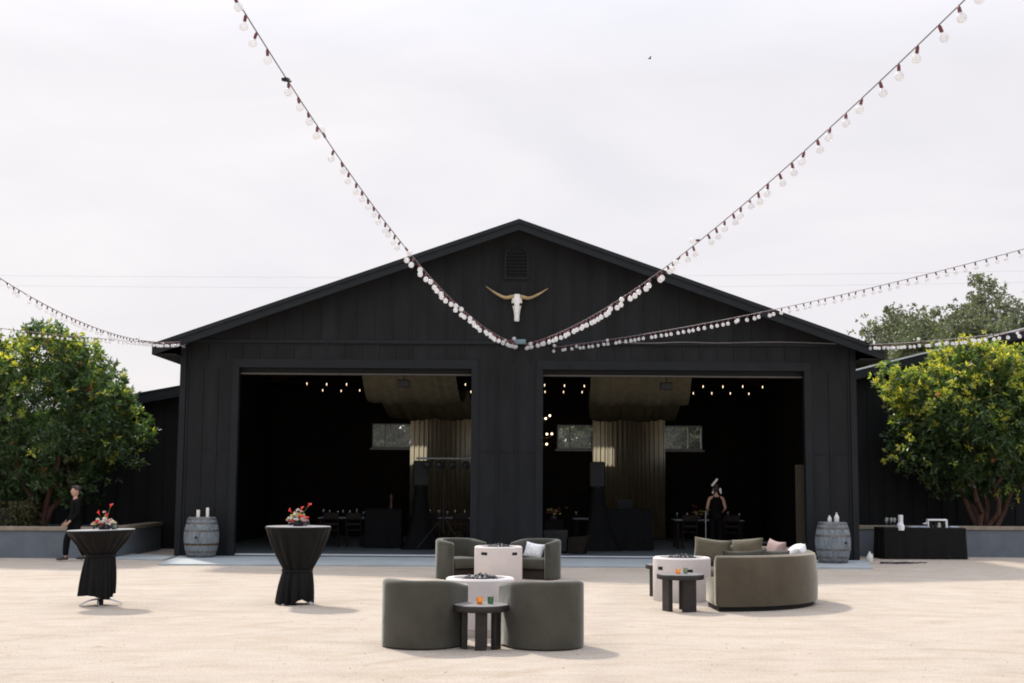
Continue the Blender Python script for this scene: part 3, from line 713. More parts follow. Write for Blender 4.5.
# ------------------------------------------------------------------ festoon light strings
socket_me = bulb_me = None
def bulb_parts():
    global socket_me, bulb_me
    s = MB(); s.lathe([(.016, -.082), (.019, -.078), (.019, -.02), (.013, -.008), (.009, .0)], 8); o = s.build('socket', 'socket'); socket_me = o.data; bpy.data.objects.remove(o)
    b = MB(); b.lathe([(.004, -.185), (.022, -.182), (.038, -.171), (.048, -.152), (.05, -.134), (.045, -.113), (.032, -.096), (.018, -.082)], 12); o = b.build('bulb', 'bulb'); bulb_me = o.data; bpy.data.objects.remove(o)
bulb_parts()
def light_string(label, A, N, sag, sp, size, seed, t_end=1.0, lead=0.25, clump=None, skip=(), sup=True):
    rnd = random.Random(seed)
    A, N = Vector(A), Vector(N)
    root = thing('light_string', label, 'string lights', A, 0, 'strings of globe lights over the courtyard')
    def P(t): return (N - A) * t - Vector((0, 0, sag * 4 * t * (1 - t)))
    n = 90; pts = [P(t_end * i / n) for i in range(n + 1)]
    m = MB(); m.tube(pts, .0065, 6); cb = m.build('cable', 'cable', root)
    L_ = [0.0]
    for i in range(n): L_.append(L_[-1] + (pts[i + 1] - pts[i]).length)
    d = lead; k = 0; cnt = 0
    while d < L_[-1] and cnt < 99:
        while L_[k + 1] < d: k += 1
        p = pts[k].lerp(pts[k + 1], (d - L_[k]) / (L_[k + 1] - L_[k])); tdir = (pts[k + 1] - pts[k]).normalized()
        if not any(a < d < b_ for a, b_ in skip):
            o = bpy.data.objects.new('bulb', bulb_me); C.objects.link(o); o.parent = root; o.location = p
            sway = .95 if rnd.random() < .08 else .22
            o.rotation_euler = (rnd.gauss(0, sway), rnd.gauss(0, sway), rnd.uniform(0, 6)); o.scale = (size,) * 3
            s = bpy.data.objects.new('socket', socket_me); C.objects.link(s); s.parent = o
        d += sp * rnd.uniform(.88, 1.12) * (.74 + .36 * min(1, d / L_[-1])); cnt += 1
    return root
light_string('thick string of globe lights climbing from the barn centre to the top left', (.1, 30.45, 5.06), (-3.08, 8.51, 7.02), .88, .33, .85, 1, 1.0, .1, skip=((17.35, 17.75),))
light_string('thick string of globe lights climbing from the barn centre to the top right', (.33, 30.45, 5.04), (3.6, 10.14, 5.66), .49, .34, .85, 2, 1.12, .1)
light_string('thin string of globe lights from the barn centre out to the right edge', (1.0, 30.5, 4.97), (11.47, 16.72, 6.32), .34, .2, .74, 3, 1.0, .0)
light_string('short string of globe lights from right barn corner passing above the right tree', (8.3, 30.4, 5.07), (10.02, 20.78, 4.58), .10, .22, .72, 4, 1.0, .0)
light_string('upper string of globe lights from the left barn corner over the left tree', (-7.75, 30.5, 5.05), (-6.98, 15.51, 4.73), .43, .27, .62, 5, 1.0, .0)
light_string('lower fine string of globe lights from left barn corner behind the left tree top', (-7.7, 30.65, 5.0), (-11.1, 21.51, 4.63), .10, .18, .52, 6, 1.0, .1)
cp = MB(); cp.box(-.05, .05, -.09, .09, -.03, .03, .01); cp.tube([(0, -.09, 0), (.02, -.2, -.03), (0, -.28, .0)], .018, 6); cp.tube([(0, .05, 0), (-.06, .1, -.03)], .02, 6)
tp = 17.55 / 22.4
A_, N_ = Vector((.1, 30.45, 4.97)), Vector((-3.08, 8.51, 7.02)); q = A_ + (N_ - A_) * tp - Vector((0, 0, .88 * 4 * tp * (1 - tp)))
cco = cp.build('cable_connector', 'plastic_black', None, q, (R(-12), 0, R(172))); cco.scale = (.62, .62, .62)
tag(cco, 'black plug connector taped to the light string at upper left', 'connector')
# power lines far behind
for i, (z0, z1, y) in enumerate(((16.0, 18.2, 90), (15.4, 17.4, 90.5))):
    m = MB(); m.tube([(-60 + 4 * k, y, z0 + (z1 - z0) * k / 35 - .9 * math.sin(PI * k / 35)) for k in range(36)], .010, 5)
    tag(m.build('power_line', 'wire'), ['upper faint power line crossing the sky behind the barn', 'lower faint power line crossing the sky behind the barn'][i], 'power line', 'power lines behind the barn')
bd = MB(); bd.sphere((0, 0, 0), .045, 8, 6, (2.2, .8, .7)); bd.add([(-.03, 0, .01), (.06, 0, .01), (0, .22, .07), (-.05, .2, .065)], [(0, 1, 2, 3)]); bd.add([(-.03, 0, .01), (.06, 0, .01), (0, -.22, .07), (-.05, -.2, .065)], [(0, 1, 2, 3)])
tag(bd.build('bird', 'bird', None, (7.2, 67, 24.2), (0, 0, R(20))), 'tiny dark bird flying high in the pale sky', 'bird')

# ------------------------------------------------------------------ furniture builders
def u_path(Rr, Ls, n=22):
    out = [((Rr, -Ls), (1, 0))]
    for i in range(n + 1):
        a = PI * i / n; out.append(((Rr * math.cos(a), Rr * math.sin(a)), (math.cos(a), math.sin(a))))
    out.append(((-Rr, -Ls), (-1, 0)))
    return out
def armchair(label, loc, rotz):
    """barrel armchair; local -Y is where the sitter faces"""
    t = thing('tub_armchair', label, 'armchair', loc, rotz, 'green grey velvet tub armchairs')
    m = MB(); pr = rrect(-.065, .065, .015, .735, .05, 4, .012)
    base = u_path(.365, .30)
    pth = [((base[0][0][0], base[0][0][1] - .02), base[0][1])] + base + [((base[-1][0][0], base[-1][0][1] - .02), base[-1][1])]
    vs_, fs = [], []; n = len(pr); k = len(pth)
    for i, (p, o) in enumerate(pth):
        sh = .72 if i in (0, k - 1) else 1.0
        for (u, z) in pr:
            u2 = u * sh; z2 = .015 + (z - .015) * (1.0 if sh == 1 else .985)
            z2 -= .055 * (z > .4) * max(0, (.25 - p[1]) / .55) ** 1.4                          # the arms are a touch lower than the back
            vs_.append((p[0] + o[0] * u2, p[1] + o[1] * u2, z2))
    for i in range(k - 1):
        for j in range(n): fs.append((i * n + j, i * n + (j + 1) % n, (i + 1) * n + (j + 1) % n, (i + 1) * n + j))
    fs += [tuple(reversed(range(n))), tuple((k - 1) * n + j for j in range(n))]
    m.add(vs_, fs, True); m.build('backrest', 'velvet', t)
    def half(Ri, y0, z0, z1, rnd, name, mt, mid=0.0):
        q = MB(); seg = 18
        ring = [(Ri, y0 + .03), (Ri * .97, y0)] ; ring = [(Ri - .0, y0 + .04)] + [(Ri * math.cos(PI * i / seg), Ri * math.sin(PI * i / seg)) for i in range(seg + 1)] + [(-Ri, y0 + .04), (-Ri + .04, y0), (Ri - .04, y0)]
        nn = len(ring); lv = [(z0, 1 - rnd), (z0 + .02, 1), (z1 - .035, 1), (z1 - .01, .965), (z1, .9)]
        if mid: lv += [(z1 + mid * .6, .55), (z1 + mid, .15)]
        v2 = [(x_ * s, y_ * s, z) for z, s in lv for x_, y_ in ring]; f2 = [(i * nn + j, i * nn + (j + 1) % nn, (i + 1) * nn + (j + 1) % nn, (i + 1) * nn + j) for i in range(len(lv) - 1) for j in range(nn)]
        f2 += [tuple(reversed(range(nn))), tuple((len(lv) - 1) * nn + j for j in range(nn))]
        q.add(v2, f2, True); return q.build(name, mt, t)
    half(.296, -.33, .20, .385, .03, 'seat', 'velvet', .02)
    half(.29, -.25, .015, .195, .0, 'base', 'chair_base')
    return t
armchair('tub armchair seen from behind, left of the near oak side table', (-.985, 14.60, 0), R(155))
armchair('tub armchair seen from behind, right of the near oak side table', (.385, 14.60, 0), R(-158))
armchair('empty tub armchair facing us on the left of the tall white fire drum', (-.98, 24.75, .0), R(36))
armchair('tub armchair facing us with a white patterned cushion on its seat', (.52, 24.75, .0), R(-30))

def cushion(name, label, cat, m, w_, h, d, loc, rot, group=None, seed=0, lump=.06):
    rnd = np.random.default_rng(seed); b = MB(); n = 14; vs_ = []; fs = []
    ph = rnd.uniform(0, 6, 6)
    for side in (1, -1):
        o = len(vs_)
        for i in range(n + 1):
            for j in range(n + 1):
                u, v = -1 + 2 * i / n, -1 + 2 * j / n
                e = max(0, (1 - u ** 4) * (1 - v ** 4)) ** .5
                x_ = u * w_ / 2 * (1 - .07 * (1 - v * v) * abs(u)); z = v * h / 2 * (1 - .07 * (1 - u * u) * abs(v))
                y = side * (d / 2 * e * (.75 + .25 * (1 - u * u) * (1 - v * v)) * (1 + lump * math.sin(3 * u + ph[0]) + lump * math.sin(4 * v + 2 * u + ph[1])) + .004)
                z += lump * .25 * h * math.sin(2.2 * u + ph[2]) * (v > 0) * v
                vs_.append((x_, y, z))
        for i in range(n):
            for j in range(n):
                q = (o + i * (n + 1) + j, o + (i + 1) * (n + 1) + j, o + (i + 1) * (n + 1) + j + 1, o + i * (n + 1) + j + 1); fs.append(q if side < 0 else tuple(reversed(q)))
    o = (n + 1) ** 2
    edge = [i * (n + 1) for i in range(n)] + [n * (n + 1) + j for j in range(n)] + [(n - i) * (n + 1) + n for i in range(n)] + [n - j for j in range(n)]
    for k in range(len(edge)):
        a, c2 = edge[k], edge[(k + 1) % len(edge)]; fs.append((a, c2, c2 + o, a + o))
    b.add(vs_, fs, True)
    return tag(b.build(name, m, None, loc, rot, auto=False), label, cat, group)
cushion('cushion', 'white patterned cushion on the right far tub armchair', 'cushion', 'white_pat', .40, .30, .13, (.44, 24.72, .52), (R(-22), R(8), R(-28)), None, 3)

def fire_drum(label, loc, r, h, rotz=0, rocks=True, panel=False, slots=(0.0,), g_='pale concrete fire drums'):
    t = thing('fire_drum', label, 'fire pit', loc, rotz, g_)
    m = MB(); ri = r * .80
    m.lathe([(r * .985, 0), (r, .01), (r, h - .02), (r - .02, h), (ri, h), (ri - .01, h - .02), (ri - .01, h - .07), (.01, h - .072)], 56)
    m.build('drum', 'pale_concrete', t)
    if rocks:
        q = MB(); rnd = random.Random(4)
        for k in range(90):
            a = rnd.uniform(0, 2 * PI); rr = ri * .66 * math.sqrt(rnd.random()); s = rnd.uniform(.016, .036)
            bm = bmesh.new(); bmesh.ops.create_icosphere(bm, subdivisions=1, radius=s)
            for v in bm.verts: v.co *= rnd.uniform(.7, 1.25)
            bmesh.ops.translate(bm, verts=bm.verts, vec=(rr * math.cos(a), rr * math.sin(a), h - .05 + rnd.uniform(0, .03) + .05 * (1 - rr / ri)))
            q.bm(bm)
        stuff(q.build('lava_rock', 'lava', t))
        q = MB(); q.lathe([(ri * .93, h - .0735), (ri * .93, h - .055), (ri * .9, h - .05), (.01, h - .048)], 40); q.build('burner_pan', 'lava', t)
    def onwall(a, z, w_, hh, dep, name, mt, out=.004):
        q = MB(); n = 8; vs2 = []
        for lay in (out, -dep):
            for i in range(n + 1):
                aa = a + (w_ / r) * (i / n - .5)
                for zz in (z - hh / 2, z + hh / 2): vs2.append(((r + lay) * math.sin(aa), -(r + lay) * math.cos(aa), zz))
        o = 2 * (n + 1); f2 = []
        for i in range(n):
            f2.append((2 * i, 2 * i + 2, 2 * i + 3, 2 * i + 1)); f2.append((2 * i, 2 * i + o, 2 * i + 2 + o, 2 * i + 2)); f2.append((2 * i + 1, 2 * i + 3, 2 * i + 3 + o, 2 * i + 1 + o))
        f2 += [(0, 1, 1 + o, o), (2 * n, 2 * n + o, 2 * n + 1 + o, 2 * n + 1)]
        q.add(vs2, f2); return q.build(name, mt, t)
    for a, z, w_, hh in slots: onwall(a, z, w_, hh, .02, 'vent_slot', 'slot')
    if panel:
        d = onwall(panel[0], panel[1], panel[2], panel[3], .01, 'access_panel', 'pale_concrete', .006)
    return t
fire_drum('low pale fire drum with black lava rocks between the near armchairs', (-.36, 15.75, 0), .41, .665, slots=((-.16 + .0, .42, .06, .045), (.30, .42, .06, .045)), panel=(-.07, .30, .34, .42))
fire_drum('tall pale fire drum standing between the two armchairs facing us', (-.22, 23.9, 0), .435, .64, slots=((-.62, .52, .13, .05), (.75, .52, .12, .05)))
fire_drum('pale fire drum with one vent slot beside the curved sofa', (2.66, 20.45, 0), .445, .66, slots=((.10, .47, .135, .05), (-.95, .5, .1, .05)))

def side_table(label, loc, rotz, r, h, legs, lw_=.125, g_='round dark oak side tables'):
    t = thing('side_table', label, 'side table', loc, rotz, g_)
    m = MB(); m.lathe([(r - .02, h - .07), (r - .004, h - .066), (r, h - .055), (r, h - .01), (r - .008, h - .001), (r - .03, h)], 48); m.build('tabletop', 'dark_oak', t)
    m = MB(); m.lathe([(r - .012, h - .002), (r - .016, h + .003), (.01, h + .0032)], 48); m.build('top_sheen_face', 'oak_sky_sheen', t)  # added face over the oak, coloured paler for sky reflection
    for a in legs:
        q = MB(); c = r * .62; q.box(-lw_ / 2, lw_ / 2, -.032, .032, 0, h - .071, .006)
        q.build('leg', 'dark_oak', t, (c * math.sin(a), -c * math.cos(a), 0), (0, 0, a))
    return t
side_table('round dark oak side table with amber and green votives, between the near armchairs', (-.32, 14.42, 0), 0, .305, .47, (R(2), R(63), R(178), R(-76)))
side_table('round dark oak side table with an orange votive in front of the sofa drum', (2.42, 18.75, 0), R(14), .335, .515, (R(-84), R(14), R(135)), .21)
side_table('round dark oak side table mostly hidden behind the sofa fire drum', (2.42, 21.15, 0), 0, .25, .50, (R(-60), R(60), R(180)))

def votive(label, loc, m, h=.075, r=.034, flame=True):
    t = thing('votive_holder', label, 'votive', loc, 0, 'coloured glass votives')
    q = MB(); q.lathe([(r * .86, 0), (r * .9, .004), (r, h), (r * .9, h), (r * .78, .012), (.002, .011)], 20); q.build('glass', m, t)
    q = MB(); q.lathe([(r * .72, .014), (r * .74, h * .38), (.003, h * .40)], 16); q.build('candle', 'wax', t)
    return t
votive('amber glass votive on the near oak side table', (-.335, 14.40, .4745), 'amber')
votive('dark green glass votive on the near oak side table', (-.215, 14.44, .4745), 'green_glass')
votive('orange glass votive on the side table by the sofa', (2.38, 18.70, .5195), 'amber', .065)
votive('pale clear glass votive beside the orange one by the sofa', (2.49, 18.74, .5195), 'smoke_glass', .085)

# curved sofa
sx, sy = 2.87, 20.42
sofa = thing('curved_sofa', 'long curved olive velvet sofa opening left round a pale fire drum', 'sofa', (sx, sy, 0))
def arc(r, a0, a1, n=48): return [((r * math.cos(R(a0 + (a1 - a0) * i / n)), r * math.sin(R(a0 + (a1 - a0) * i / n))), (math.cos(R(a0 + (a1 - a0) * i / n)), math.sin(R(a0 + (a1 - a0) * i / n)))) for i in range(n + 1)]
SR, A0, A1 = 1.84, -89, 79
def round_sweep(mb_, r_, a0, a1, prof, cen, k=.78):
    """sweep along the curve with softly rounded, padded ends"""
    st = [(a0, k), (a0 + .35, (k + 1) / 2 + .04), (a0 + 1.0, .97), (a0 + 2.2, 1)] + [(a0 + 2.2 + (a1 - a0 - 4.4) * i / 46, 1) for i in range(1, 47)] + [(a1 - 1.0, .97), (a1 - .35, (k + 1) / 2 + .04), (a1, k)]
    n = len(prof); vs2, f2 = [], []
    for a, q in st:
        for (u, z) in prof:
            u2 = cen[0] + (u - cen[0]) * q; z2 = max(.07, cen[1] + (z - cen[1]) * (1 - (1 - q) * .55)); vs2.append(((r_ + u2) * math.cos(R(a)), (r_ + u2) * math.sin(R(a)), z2))
    for i in range(len(st) - 1):
        for j in range(n): f2.append((i * n + j, i * n + (j + 1) % n, (i + 1) * n + (j + 1) % n, (i + 1) * n + j))
    f2 += [tuple(reversed(range(n))), tuple((len(st) - 1) * n + j for j in range(n))]
    mb_.add(vs2, f2, True)
m = MB()
bp = [(0, .07), (.0, .09), (.01, .4), (-.012, .70), (-.03, .755), (-.075, .78), (-.13, .78), (-.18, .74), (-.205, .69), (-.215, .35), (-.2, .07)]
round_sweep(m, SR, A0, A1, bp, (-.1, .42)); m.build('backrest', 'sofa_velvet', sofa)
m = MB(); sp_ = [(-.222, .10), (-.222, .40), (-.28, .43), (-.55, .44), (-.78, .435), (-.88, .40), (-.925, .33), (-.93, .16), (-.9, .08), (-.3, .07)]
round_sweep(m, SR, A0 + .2, A1 - .2, sp_, (-.56, .24), .9); m.build('seat', 'sofa_velvet', sofa)
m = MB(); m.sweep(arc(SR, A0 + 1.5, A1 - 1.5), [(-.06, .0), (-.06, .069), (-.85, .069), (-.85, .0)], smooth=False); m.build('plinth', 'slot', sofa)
def on_sofa(r, a, z): return (sx + r * math.cos(R(a)), sy + r * math.sin(R(a)), z)
cg = 'cushions on the curved sofa'
def sc(label, mname, w_, h, d, a, z, lean, seed, r=1.45, tilt=0): return cushion('cushion', label, 'cushion', mname, w_, h, d, on_sofa(r, a, z), (R(lean), R(tilt), R(a - 90)), cg, seed)
sc('large olive cushion at the far left end of the curved sofa', 'olive', .62, .46, .20, 71, .665, -14, 11, 1.42, 4)
sc('olive cushion with a folded corner in the middle of the far sofa back', 'olive', .60, .44, .19, 47, .69, -14, 12, 1.45, -5)
sc('dusty pink cushion on the far side of the curved sofa', 'pink', .48, .42, .17, 20, .70, -12, 13, 1.42, 5)
sc('dark olive cushion just showing over the near sofa back at its left', 'olive_dark', .74, .46, .20, -70, .625, -14, 14, 1.46, 1)
sc('dark olive cushion just showing over the near sofa back, right of another', 'olive_dark', .70, .45, .20, -46, .615, -14, 15, 1.44, -2)
sc('white fleece cushion slumped over the right end of the near sofa back', 'white_fur', .46, .34, .24, -24, .74, -40, 16, 1.55, 8)

# ------------------------------------------------------------------ cocktail tables
def cocktail(label, cloth_label, loc, rotz, tilt, waist, rt_, rw, rb, zb, seed, lopsided, fl=1.0, zs=1.0):
    t = thing('cocktail_table', label, 'cocktail table', loc, rotz, 'standing cocktail tables'); t.rotation_euler = (0, tilt, rotz)
    m = MB(); m.lathe([(rt_ - .015, 1.045), (rt_ - .012, 1.064), (.01, 1.064)], 40); m.build('tabletop', 'black_trim', t)
    m = MB(); m.lathe([(.035, .05), (.035, 1.04)], 14); m.build('pole', 'chrome', t)
    for k in range(4):
        q = MB(); pts = [(.02 + .28 * u, 0, .082 - .085 * u ** 2.0) for u in np.linspace(0, 1, 9)]
        vs2, f2 = [], []
        for i, p in enumerate(pts):
            hw = .045 - .012 * i / 8
            for (dy, dz) in ((-hw, 0), (hw, 0), (hw * .9, .018), (-hw * .9, .018)): vs2.append((p[0], dy, max(.002, p[2]) + dz))
        for i in range(8):
            for j in range(4): f2.append((i * 4 + j, i * 4 + (j + 1) % 4, i * 4 + 4 + (j + 1) % 4, i * 4 + 4 + j))
        f2 += [(3, 2, 1, 0), (32, 33, 34, 35)]
        q.add(vs2, f2, True); q.build('base_leg', 'chrome', t, (0, 0, .0), (0, 0, R(20) + k * PI / 2))
    t.scale = (1, 1, zs)
    # cloth tied at the waist
    rnd = random.Random(seed); nf = 17; ph = [rnd.uniform(0, 6) for _ in range(6)]
    root = thing('tablecloth', cloth_label, 'tablecloth', loc, rotz, 'black cloths tied round cocktail tables'); root.rotation_euler = (0, tilt, rotz); root.scale = (1, 1, zs)
    prof = []
    for i in range(7): u = i / 6; prof.append((.02 + (rt_ - .02) * u, 1.072 if u < 1 else 1.068))
    prof += [(rt_ + .006, 1.06), (rt_ + .006, 1.045)]
    k = 16
    for i in range(1, k + 1):
        u = i / k; z = 1.045 + (waist + .02 - 1.045) * u
        prof.append((rw + (rt_ - rw) * (1 - u) ** (1.0 / 1.0) * 1.0 + fl * .10 * math.sin(u * PI) * (1 - u * .3), z))
    prof += [(rw - .012, waist)]
    for i in range(1, 13):
        u = i / 12; prof.append((rw + (rb - rw) * u ** .9 + .012 * math.sin(u * PI), waist - (waist - zb) * u))
    def fold(a, i, r_, z):
        if z >= 1.05: return r_, z
        if z > waist: amp = .020 * min(1, (1.05 - z) / .12)
        else: amp = .010 + .030 * (waist - z) / max(.1, waist)
        s = (.65 + .45 * math.sin(3 * a + ph[5])) * math.sin(nf * a + ph[0] + 1.5 * math.sin(2 * a + ph[1]) + .9 * math.sin(5 * a + ph[2] + z)) + .5 * math.sin(2 * nf * .77 // 1 * a + ph[2]) * .6
        rr = r_ + amp * s - amp * .5
        zz = z
        if z < waist:
            q2 = (waist - z) / (waist - zb); rr += q2 * .05 * math.cos(a - lopsided); zz = z + q2 * (.035 * math.sin(2 * a + ph[3]) + .03 * math.sin(3 * a + ph[4]))
            zz = max(.012, zz)
        return max(.01, rr), zz
    m = MB(); m.lathe(list(reversed(prof)), 150, fn=fold, close=False)
    m.build('cloth', 'black_cloth', root, auto=False)
    m = MB(); m.lathe([(rt_ - .004, 1.0725), (rt_ - .008, 1.0765), (.01, 1.077)], 48); m.build('top_sheen_disc', 'cloth_sky_sheen', root)  # added disc that puts sky sheen on top of the black cloth
    m = MB(); m.lathe([(rw + .004, waist - .022), (rw + .014, waist - .012), (rw + .014, waist + .012), (rw + .004, waist + .022)], 40, close=False); m.build('tie', 'black_cloth', root)
    return t
cocktail('slim pedestal cocktail table at left with curved steel feet showing', 'black cloth tied high on left cocktail table, hem above the steel feet', (-5.88, 18.95, 0), 0, R(-1.6), .71, .475, .205, .25, .14, 4, R(200), .1)
cocktail('pedestal cocktail table near the left barn bay, feet under its cloth', 'black cloth tied low on the cocktail table before the left bay, reaching sand', (-3.13, 19.35, 0), R(40), 0, .465, .475, .215, .27, .02, 9, R(160), .30, 1.05)

def calla(mb_, base, tip, s=1.0):
    base, tip = Vector(base), Vector(tip); d = (tip - base).normalized(); o = d.orthogonal().normalized(); b2 = d.cross(o)
    vs2, f2 = [], []; n = 10; rows = [(0, .006), (.03, .012), (.055, .018), (.075, .028), (.085, .040)]
    for i, (h, r_) in enumerate(rows):
        for j in range(n):
            a = 2 * PI * j / n; ext = .035 * max(0, math.cos(a)) * (i / 4) ** 2
            vs2.append(tip + d * (h + ext) * s + (o * math.cos(a) + b2 * math.sin(a)) * r_ * s)
    for i in range(4):
        for j in range(n): f2.append((i * n + j, i * n + (j + 1) % n, (i + 1) * n + (j + 1) % n, (i + 1) * n + j))
    mb_.add(vs2, f2, True)
def blossom(mb_, c, r, rnd, n=9):
    for k in range(n):
        a = rnd.uniform(0, 2 * PI); el = rnd.uniform(.1, 1.3); d = Vector((math.cos(a) * math.cos(el), math.sin(a) * math.cos(el), math.sin(el))); s = d.orthogonal().normalized()
        u = d.cross(s); c_ = Vector(c); mb_.add([c_, c_ + d * r * .6 + s * r * .42, c_ + d * r + u * r * .1, c_ + d * r * .6 - s * r * .42], [(0, 1, 2, 3)], True)
def flowers(label, loc, seed, tall):
    rnd = random.Random(seed); t = thing('flower_arrangement', label, 'flowers', loc, 0, 'low flower arrangements on cocktail tables')
    m = MB(); m.lathe([(.05, 0), (.075, .008), (.095, .05), (.088, .05), (.07, .015), (.004, .012)], 20); m.build('bowl', 'plum', t)
    st, red, pk, wh, ye, pl = MB(), MB(), MB(), MB(), MB(), MB()
    for (x_, z) in tall:
        tip = (x_, rnd.uniform(-.03, .03), z); st.tube([(0, 0, .03), (x_ * .4, tip[1] * .5, z * .6), tip], [.006, .005, .004], 6); cal = MB(); calla(cal, (x_ * .4, 0, z * .6), tip, .62); cal.build('red_calla', 'red_petal', t, recalc=False)
    for k in range(34):
        a = rnd.uniform(0, 2 * PI); rr = .15 * math.sqrt(rnd.random()); z = .05 + .19 * (1 - rr / .15) * rnd.uniform(.35, 1.1) + .02
        c = (rr * math.cos(a) * 1.05, rr * math.sin(a), z); mbx = rnd.choice([pk, pk, wh, ye, wh, pk, red]); blossom(mbx, c, rnd.uniform(.028, .05), rnd, 11)
        st.tube([(0, 0, .03), (c[0], c[1], c[2])], .003, 5)
    for k in range(26):
        a = rnd.uniform(0, 2 * PI); rr = rnd.uniform(.06, .17); pl.sphere((rr * math.cos(a), rr * math.sin(a), rnd.uniform(.015, .07)), rnd.uniform(.012, .026), 8, 6)
    st.build('stems', 'stem', t, recalc=False); stuff(pl.build('berries', 'plum', t))
    for nm, mb_, mt in (('red_blossom', red, 'red_petal'), ('blush_blossom', pk, 'pink_petal'), ('white_blossom', wh, 'white_petal'), ('yellow_blossom', ye, 'yellow_petal')): mb_.build(nm, mt, t, recalc=False)
    return t
flowers('flower arrangement with two upright red callas on the left cocktail table', (-5.86, 18.95, 1.075), 3, ((.07, .31), (-.08, .21), (.02, .17)))
flowers('flower arrangement with red callas leaning right on the cocktail table by the bay', (-3.13, 19.35, 1.127), 8, ((.13, .285), (.03, .23), (-.1, .20)))
votive('small clear candle glass beside the flowers on the left cocktail table', (-5.70, 18.90, 1.078), 'smoke_glass', .075, .032)

# ------------------------------------------------------------------ barrels
def barrel(label, loc, rotz, rusty):
    t = thing('wine_barrel', label, 'barrel', loc, rotz, 'weathered wine barrels by the barn doors')
    H, rm, re = .91, .395, .305
    rad = lambda z: re + (rm - re) * math.sin(PI * (z / H)) ** .85 if 0 < z < H else re
    m = MB(); n = 26
    prof = [(re - .03, 0.0), (re, .0)] + [(rad(H * i / 18), H * i / 18) for i in range(1, 18)] + [(re, H), (re - .025, H), (re - .03, H - .03)]
    m.lathe(prof, n * 4, fn=lambda a, i, r_, z: (r_ - (.0055 if int(round(a / (2 * PI) * n * 4)) % 4 == 0 else 0) + .003 * math.sin(a * 13.7) , z), close=False); m.build('staves', 'barrel', t)
    m = MB(); m.lathe([(re - .028, H - .032), (.01, H - .03)], 32, close=False); m.build('head', 'barrel_head', t)
    for k, z in enumerate((.035, .13, .30, H - .30, H - .13, H - .035)):
        q = MB(); hw = .021; q.lathe([(rad(z - hw) + .001, z - hw), (rad(z - hw) + .006, z - hw), (rad(z + hw) + .006, z + hw), (rad(z + hw) + .001, z + hw)], 48, close=False)
        q.build('hoop', 'hoop_rust' if (rusty and k == 2) else 'hoop', t)
    q = MB(); q.lathe([(.028, 0), (.028, .02), (.003, .022)], 12); o = q.build('bung', 'slot', t, (-.03, -rm - .004 + .01, .46), (R(90), 0, 0))
    return t
barrel('weathered grey wine barrel with dark bung hole left of the left bay', (-7.12, 30.25, .035), 0, True)
barrel('weathered blue grey wine barrel at the right corner of the barn', (7.30, 29.75, .037), R(35), False)
def candle(label, loc, r, h, wick=True):
    t = thing('pillar_candle', label, 'candle', loc, 0, 'candles standing on the barrels')
    q = MB(); q.lathe([(r, 0), (r, h - .01), (r - .006, h), (r * .5, h - .012), (.003, h - .015)], 18); q.build('wax', 'wax', t)
    q = MB(); q.tube([(0, 0, h - .015), (.003, 0, h + .015)], .003, 5); q.build('wick', 'slot', t)
    return t
candle('shorter pillar candle on the left barrel', (-7.20, 30.2, .947), .04, .165)
candle('taller pillar candle on the left barrel', (-6.99, 30.22, .947), .036, .215)
def bottle(label, loc, h, r):
    t = thing('glass_bottle', label, 'bottle', loc, 0, 'white bottles on the right barrel')
    q = MB(); q.lathe([(r * .9, 0), (r, .01), (r, h * .55), (r * .75, h * .7), (r * .4, h * .8), (r * .36, h * .95)], 18); q.build('body', 'milk_glass', t)
    q = MB(); q.lathe([(r * .42, h * .951), (r * .42, h), (.002, h + .002)], 14); q.build('stopper', 'wax', t); return t
bottle('shorter white bottle on the right barrel', (7.22, 29.7, .949), .15, .045)
bottle('taller white bottle on the right barrel', (7.38, 29.7, .949), .21, .055)
jg = thing('plastic_jug', 'white plastic jug on the ground at the right barn corner', 'jug', (8.30, 30.4, .0)); jg.scale = (.8, .8, .8)
q = MB(); q.lathe([(.085, .0), (.095, .01), (.10, .12), (.09, .19), (.045, .255), (.03, .29)], 18); q.build('body', 'milk_glass', jg)
q = MB(); q.tube([(.03, 0, .25), (.09, 0, .25), (.1, 0, .2), (.085, 0, .15)], .012, 6); q.build('handle', 'milk_glass', jg)
q = MB(); q.lathe([(.034, .291), (.034, .32), (.002, .322)], 12); q.build('cap', 'wax', jg)
# coil of cable on the ground by the corner
q = MB(); q.tube([(8.55 + .35 * math.sin(k * .35) + k * .018, 30.2 + .25 * math.cos(k * .31), .012 + .004 * (k % 3)) for k in range(50)], .010, 6)
tag(q.build('extension_cable', 'plastic_black'), 'loose black cable lying on the sand beside the right barn corner', 'cable')

